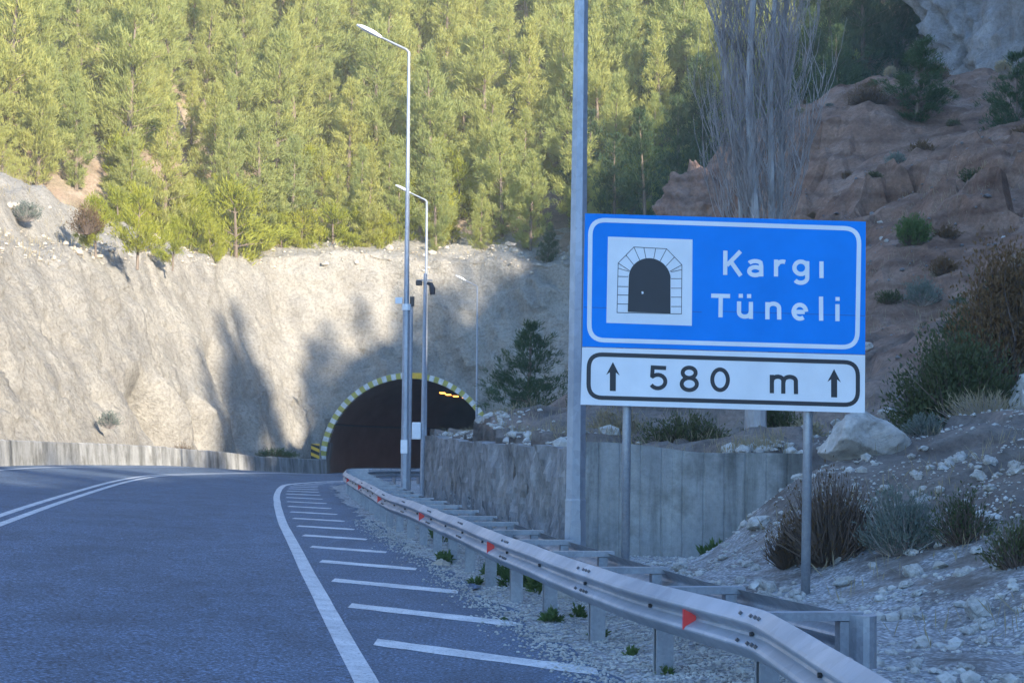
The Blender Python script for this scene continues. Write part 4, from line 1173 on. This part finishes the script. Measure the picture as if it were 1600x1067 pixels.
# lime shrubs along the lip
lm = 0
for q_ in range(34):
    px = random.uniform(180, 860); Y = 127 + random.uniform(1, 12) if px > 430 else 108 + random.uniform(1, 8) + (px - 180) / 250 * 14
    X = (px - 800) / F * Y
    if Y < Yf(X) + 1.6: Y = float(Yf(X)) + random.uniform(1.8, 6); X = (px - 800) / F * Y
    plant('lime_shrub', LIMES[q_ % 4], (X, Y, float(mtn(X, Y)) - .2), random.uniform(.35, 1.0), 'bright yellow green young pine on the lip of the rock cutting', 'shrub', 'lime green shrubs above the cutting', sxy=random.uniform(.9, 1.35))
for px, py, Y, s in [(215,392,98,.85),(150,378,97,.62),(270,402,108,.6),(370,402,121,1.25),(330,404,118,.6),(440,405,126,.72),(470,402,128,.85),(520,404,128,.9),(560,402,129,.8),(600,404,129,.7),
                     (640,404,130,.8),(690,398,131,.9),(720,392,134,1.0),(500,385,134,1.1),(560,375,137,1.0),(620,380,136,1.1),(680,375,137,1.0),(760,370,138,1.1),(800,360,140,1.0),(420,385,130,.9),(820,330,142,.9),(690,330,142,1.0),(990,300,132,.6),(905,330,138,.6),(860,320,140,.9)]:
    v = at(px, py, Y); z = max(v.z, float(mtn(v.x, Y))) if Y > Yf(v.x) + 1.5 else v.z
    plant('lime_shrub', LIMES[lm % 4], (v.x, Y, z - .3), s, 'bright yellow green young pine on the lip of the rock cutting', 'shrub', 'lime green shrubs above the cutting', sxy=random.uniform(.9, 1.3)); lm += 1

def bush(name, loc, dims, seed, leafm, label, cat='bush', leaves=2600, twigs=160, lsize=.06, twm='twig_brown', lw=.3, group=None, up=.6):
    r = np.random.default_rng(seed); tw = MB(); tips = []
    for i in range(twigs):
        a = r.uniform(0, 6.283); rad = math.sqrt(r.random()); el = r.uniform(.25, 1.4)
        e_ = np.array([math.cos(a) * math.cos(el) * dims[0], math.sin(a) * math.cos(el) * dims[1], math.sin(el) * dims[2]]) * r.uniform(.65, 1.1)
        b_ = np.array([e_[0] * .15, e_[1] * .15, -.05]); m_ = b_ * .45 + e_ * .55 + r.normal(0, .06, 3) * dims[2]; m_[2] = abs(m_[2]) * .9
        tw.tube([b_, m_, e_], [.014 * dims[2] + .003, .009 * dims[2] + .002, .002], 3, False)
        for t_ in (.55, .7, .8, .9, 1.0): tips.append((b_ * (1 - t_) ** 2 + 2 * m_ * t_ * (1 - t_) + e_ * t_ * t_, e_ / (np.linalg.norm(e_) + 1e-6)))
    o = empty(name, loc); tag(o, label, cat, group)
    if leaves:
        ix = r.integers(0, len(tips), leaves)
        C = np.array([tips[i][0] for i in ix]) + r.normal(0, .07, (leaves, 3)) * dims[2]; D = np.array([tips[i][1] for i in ix]) + np.array([0, 0, up])
        V_, F_ = needles(C, D, r.uniform(.6, 1.3, leaves) * lsize, r.uniform(.6, 1.3, leaves) * lsize * lw * .5, r, .6)
        mesh_np('foliage', V_, F_, M[leafm], o)
    tw.build('stems', M[twm], o)
    return o
def bat(px, py, Y):
    v = at(px, py, Y); return (v.x, Y, ground(v.x, Y) - .03)
bush('bush', bat(1300, 900, 20.0), (.68, .55, .95), 1, 'rust_leaf', 'dark brown twiggy bush behind the right sign leg', leaves=1500, twigs=420, lsize=.05)
bush('bush', bat(1235, 900, 20.5), (.35, .35, .55), 21, 'rust_leaf', 'small dark twiggy bush at the wall foot, left of the brown bush', leaves=500, twigs=200, lsize=.05)
bush('bush', bat(1408, 895, 19.2), (.42, .42, .62), 2, 'grey_leaf', 'grey green feathery bush beside the dark brown bush', leaves=3600, twigs=160, lsize=.08, lw=.16, twm='twig')
bush('bush', bat(1505, 900, 18.6), (.36, .36, .5), 3, 'olive', 'sparse olive bush among rocks, right of the grey green bush', leaves=1300, twigs=160, lsize=.05)
bush('bush', bat(1570, 600, 31.5), (1.0, .8, 1.5), 26, 'olive', 'dark green dense bush merging with the tall rusty bush', leaves=12000, twigs=200, lsize=.08, lw=.4)
bush('bush', bat(1590, 940, 16.8), (.3, .3, .42), 4, 'olive', 'dark olive bush low at the frame edge', leaves=1400, twigs=120, lsize=.05)
bush('bush', bat(1500, 660, 27.5), (1.1, .9, 1.5), 5, 'olive', 'large dark olive bush on the bank beside the boulder', leaves=15000, twigs=260, lsize=.08, lw=.4)
bush('bush', bat(1580, 640, 29.5), (.85, .8, 2.4), 6, 'rust_leaf', 'tall rusty brown bush at the frame edge of the bank', leaves=12000, twigs=240, lsize=.08, lw=.4)
bush('bush', bat(1540, 685, 26.0), (.7, .5, .45), 7, 'dry', 'dry straw coloured grassy bush below the large olive bush', leaves=1600, twigs=260, lsize=.14, lw=.06, twm='twig')
bush('bush', bat(1450, 690, 25.5), (.35, .3, .3), 8, 'grey_leaf', 'low grey bush right of the large angular boulder', leaves=1500, twigs=100, lsize=.06, twm='twig')
bush('bush', bat(1428, 425, 50), (.52, .5, .75), 9, 'weed', 'small bright green round bush high on the pink bank', leaves=3500, twigs=90, lsize=.10)
bush('bush', bat(1440, 475, 46), (.55, .5, .6), 10, 'grey_leaf', 'blue grey bush just below the green round bush', leaves=2200, twigs=130, lsize=.08, twm='twig')
bush('bush', bat(1445, 540, 40), (.4, .4, .5), 11, 'grey_leaf', 'small grey bush on scree above the large olive bush', leaves=1400, twigs=100, lsize=.08, twm='twig')
bush('bush', bat(1355, 195, 71), (1.1, 1, .9), 12, 'rust_leaf', 'dark leafless scrub hanging over the crest of the pink bank', leaves=1800, twigs=420, lsize=.09)
bush('bush', bat(1070, 690, 30.5), (.9, .5, .55), 13, 'olive', 'low olive scrub on the wall top left of the poplar trunk', leaves=3200, twigs=160, lsize=.07)
bush('bush', bat(1215, 690, 30.0), (.55, .4, .7), 14, 'olive', 'green scrub on the wall top right of the poplar trunk', leaves=3400, twigs=120, lsize=.07)
bush('bush', bat(965, 690, 36), (.7, .6, .6), 15, 'dry', 'dry yellowish scrub on the wall top behind the near lamp post', leaves=2600, twigs=160, lsize=.08, twm='twig')
bush('bush', bat(930, 680, 42), (.6, .6, .9), 16, 'olive', 'dark scrub behind the lamp post on the wall top', leaves=2600, twigs=120, lsize=.08)
bush('bush', bat(1120, 855, 25.6), (.24, .2, .22), 17, 'weed', 'green leafy weed clump at the foot of the board marked wall', leaves=700, twigs=40, lsize=.12, lw=.3)
v = at(170, 668, 82); bush('bush', (v.x, 82, v.z), (.6, .6, .65), 18, 'grey_leaf', 'lone grey shrub low on the sunlit rock slope', leaves=1800, twigs=160, lsize=.09, twm='twig')
v = at(280, 705, 97); bush('bush', (v.x, 97, v.z - .3), (.9, .8, .75), 19, 'rust_leaf', 'brown brush at the foot of the rock slope behind the barrier', leaves=700, twigs=260, lsize=.08)
v = at(430, 708, 112); bush('bush', (v.x, 112, v.z - .3), (1.6, .9, .55), 20, 'weed', 'low green brush in the ditch beside the tunnel mouth', leaves=2600, twigs=160, lsize=.1)
v = at(135, 365, 96); bush('bush', (v.x, 96, v.z), (1.0, .8, 1.4), 22, 'rust_leaf', 'rusty orange bush on the pale mound above the rock slope', leaves=2600, twigs=180, lsize=.12)
v = at(40, 345, 94); bush('bush', (v.x, 94, v.z), (.9, .8, .9), 23, 'grey_leaf', 'grey green shrub on the pale mound at the frame edge', leaves=2600, twigs=180, lsize=.12, twm='twig')
# scrub tussocks dotted over the bank: three kinds, then copies
def kin(o): return [c for c in bpy.data.objects if c.parent == o]
protos = []
for q_, (lm_, tw_, dm_) in enumerate((('olive', 'twig_brown', (.4, .4, .32)), ('grey_leaf', 'twig', (.35, .35, .28)), ('rust_leaf', 'twig_brown', (.42, .4, .36)), ('dry', 'twig', (.3, .3, .3)))):
    v = at((1390, 1540, 1480, 1575)[q_], (470, 335, 395, 470)[q_], (46, 56, 50, 42)[q_])
    protos.append(bush('scrub', (v.x, v.y, ground(v.x, v.y) - .03), dm_, 80 + q_, lm_, 'low scrub tussock dotted over the stony pink bank', 'scrub', leaves=900, twigs=110, lsize=.075, twm=tw_, group='scrub tussocks on the pink bank'))
kids = [kin(o) for o in protos]
n = 0
while n < 62:
    Y = random.uniform(27.8, 78); X = random.uniform(4.5, 20)
    if X > .27 * Y + .5 or (n % 2 and vnoise(X * .3, Y * .3, 5) < 0): continue
    if math.hypot(X - 10, Y - 50) < 1: continue
    z = ground(X, Y)
    if z < 1.2: continue
    o = protos[n % 4].copy(); link(o); o.location = (X, Y, z - .04); sc_ = random.uniform(.5, 1.5); o.scale = (sc_, sc_, sc_ * random.uniform(.8, 1.2)); o.rotation_euler = (0, 0, random.uniform(0, 6.3))
    for c in kids[n % 4]:
        d = c.copy(); link(d, o)
    n += 1
# weeds at the guardrail
for i, (px, py, Y, s) in enumerate([(935,1000,15.4,.12),(985,1025,14.6,.09),(1040,1053,13.8,.10),(862,972,16.8,.15),(903,962,17.2,.13),(742,912,22.0,.12),(800,915,20.8,.28),(840,925,20.0,.24),(770,900,23,.22),(695,880,26,.2),(690,845,36,.3),(787,970,16.6,.05)]):
    v = at_z(px, py, -.01)
    s *= .62
    bush('weed', (v.x, v.y, ground(v.x, v.y) - .01), (s, s, s * 1.1), 60 + i, 'weed', 'small green weed sprouting from gravel at the guardrail posts', 'weed', leaves=260, twigs=14, lsize=s * .7, lw=.3, group='weeds at the guardrail posts', twm='weed', up=.3)
# dry grass scattered on the bank: nobody could count it
r = np.random.default_rng(9); n_ = 16000
xs = r.uniform(2.4, 16, n_); yy_ = r.uniform(14, 60, n_); ok = (xs < .36 * yy_ + .5) & ((yy_ < 26) & (xs > 3.0) | (yy_ > 27.5)) & (vnoise(xs * .8, yy_ * .8, 7) > .05)
xs, yy_ = xs[ok], yy_[ok]
tw_ = r.random(3600); yw = np.where(tw_ < .7, 27.3 + 26 * tw_ / .7, 27.25 + .5 * r.random(3600)); xw = np.where(tw_ < .7, wall_x(yw) + .3 + np.abs(r.normal(0, .9, 3600)), 1 + (tw_ - .7) / .3 * 3)
xs, yy_ = np.concatenate([xs, xw]), np.concatenate([yy_, yw]); C = np.stack([xs, yy_, Hz(xs, yy_)], 1)
V_, F_ = needles(C, np.repeat([[0, 0, 1.0]], len(C), 0), r.uniform(.08, .3, len(C)), r.uniform(.003, .008, len(C)), r, .35)
tag(mesh_np('dry_grass', V_, F_, M['dry']), kind='stuff')
i_ = r.integers(int(NT * .3), NT - 60, 5000); j_ = np.searchsorted(vv, r.uniform(.96, 1.6, 5000)) - 1
C = P[i_, j_] + r.normal(0, .12, (5000, 3)) * np.array([1, 1, .2])
V_, F_ = needles(C, np.repeat([[0, 0, 1.0]], len(C), 0), r.uniform(.15, .6, len(C)), r.uniform(.008, .02, len(C)), r, .4)
tag(mesh_np('dry_grass', V_, F_, M['dry']), kind='stuff')

# bare poplar behind the wall
def poplar(loc, label):
    r = np.random.default_rng(77); o = empty('poplar_tree', loc); tag(o, label, 'tree')
    tr = MB(); tw = MB()
    stems = [((0, 0), (-.06, .1), 13.5, .085), ((.12, .05), (.30, .0), 13.0, .07), ((.18, .12), (.52, .25), 12.5, .062), ((.02, .2), (-.42, .4), 11.5, .045)]
    tr.tube([(0.03, .05, -.5), (.03, .05, .6), (.05, .06, 2.0)], [.19, .165, .15], 10)
    for (bx, by_), (tx_, ty2), H, rad in stems:
        pts_ = []
        for k in range(15):
            t_ = k / 14; z = .9 + (H - .9) * t_
            e = min(1, t_ * 2.2)
            pts_.append(Vector((bx + (tx_ - bx) * e + .05 * math.sin(z * 1.3 + rad * 50), by_ + (ty2 - by_) * e + .05 * math.cos(z * 1.1), z)))
        tr.tube(pts_, [rad * (1 - .82 * k / 14) for k in range(15)], 7)
        for b in range(125):
            z = r.uniform(2.6, H - .6); t_ = (z - .9) / (H - .9); k = min(13, int(t_ * 14)); p = pts_[k].lerp(pts_[k + 1], t_ * 14 - k)
            az = r.uniform(0, 6.283); L = r.uniform(1.0, 2.8) * (1 - .45 * t_); sp_ = r.uniform(.10, .30)
            d = Vector((math.cos(az) * sp_, math.sin(az) * sp_, 1)).normalized()
            q = []; cur = p.copy(); dd = Vector((math.cos(az) * .8, math.sin(az) * .8, .75)).normalized()
            for s in range(7):
                q.append(cur.copy()); w_ = min(1, s / 2.5); dd = dd.lerp(d, .5).normalized(); cur = cur + (dd + Vector(r.normal(0, .07, 3))) * (L / 6)
            r0 = .006 + .007 * r.random()
            tw.tube(q, [r0 * (1 - .85 * s / 6) for s in range(7)], 3, False)
            for c in range(8):
                s = r.integers(1, 6); f_ = q[s].lerp(q[s + 1], r.random()); a2 = r.uniform(0, 6.283); l2 = r.uniform(.3, 1.0)
                e_ = Vector((math.cos(a2) * .3, math.sin(a2) * .3, 1)).normalized()
                tw.tube([f_, f_ + e_ * l2 * .5 + Vector((math.cos(a2), math.sin(a2), 0)) * .05, f_ + e_ * l2], [.006, .005, .0025], 3, False)
    tr.build('trunk', M['bark_pale'], o); tw.build('branches', M['twig'], o)
pv_ = at(1183, 708, 29.5)
poplar((pv_.x - .05, 29.5, ground(pv_.x, 29.5) - .1), 'tall leafless poplar with pale stems rising behind the road sign')

# wood along the ridge to the right: its trees shade the road
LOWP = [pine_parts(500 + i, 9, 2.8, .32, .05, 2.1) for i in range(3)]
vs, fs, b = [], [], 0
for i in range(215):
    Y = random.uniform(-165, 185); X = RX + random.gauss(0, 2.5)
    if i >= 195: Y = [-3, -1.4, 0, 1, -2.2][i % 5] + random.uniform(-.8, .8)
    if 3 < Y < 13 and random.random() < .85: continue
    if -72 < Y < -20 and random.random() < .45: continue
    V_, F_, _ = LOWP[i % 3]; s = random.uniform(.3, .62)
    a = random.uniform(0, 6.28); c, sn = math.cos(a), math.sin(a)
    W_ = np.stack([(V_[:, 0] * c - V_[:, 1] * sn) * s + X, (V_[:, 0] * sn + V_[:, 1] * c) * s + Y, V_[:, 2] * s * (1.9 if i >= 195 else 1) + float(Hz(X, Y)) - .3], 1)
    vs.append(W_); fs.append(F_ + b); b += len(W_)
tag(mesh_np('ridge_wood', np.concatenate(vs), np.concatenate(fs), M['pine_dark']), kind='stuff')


# ---------------------------------------------------------------- air
hb = MB().box((0, 90, 40), (460, 620, 140))
hm = bpy.data.materials.new('haze'); hm.use_nodes = True
hn = hm.node_tree; hn.nodes.remove(hn.nodes['Principled BSDF'])
pvn = hn.nodes.new('ShaderNodeVolumePrincipled'); pvn.inputs['Density'].default_value = HAZE; pvn.inputs['Color'].default_value = (1, .95, .82, 1)
hn.links.new(pvn.outputs[0], hn.nodes['Material Output'].inputs['Volume'])
tag(hb.build('haze', hm), kind='stuff')
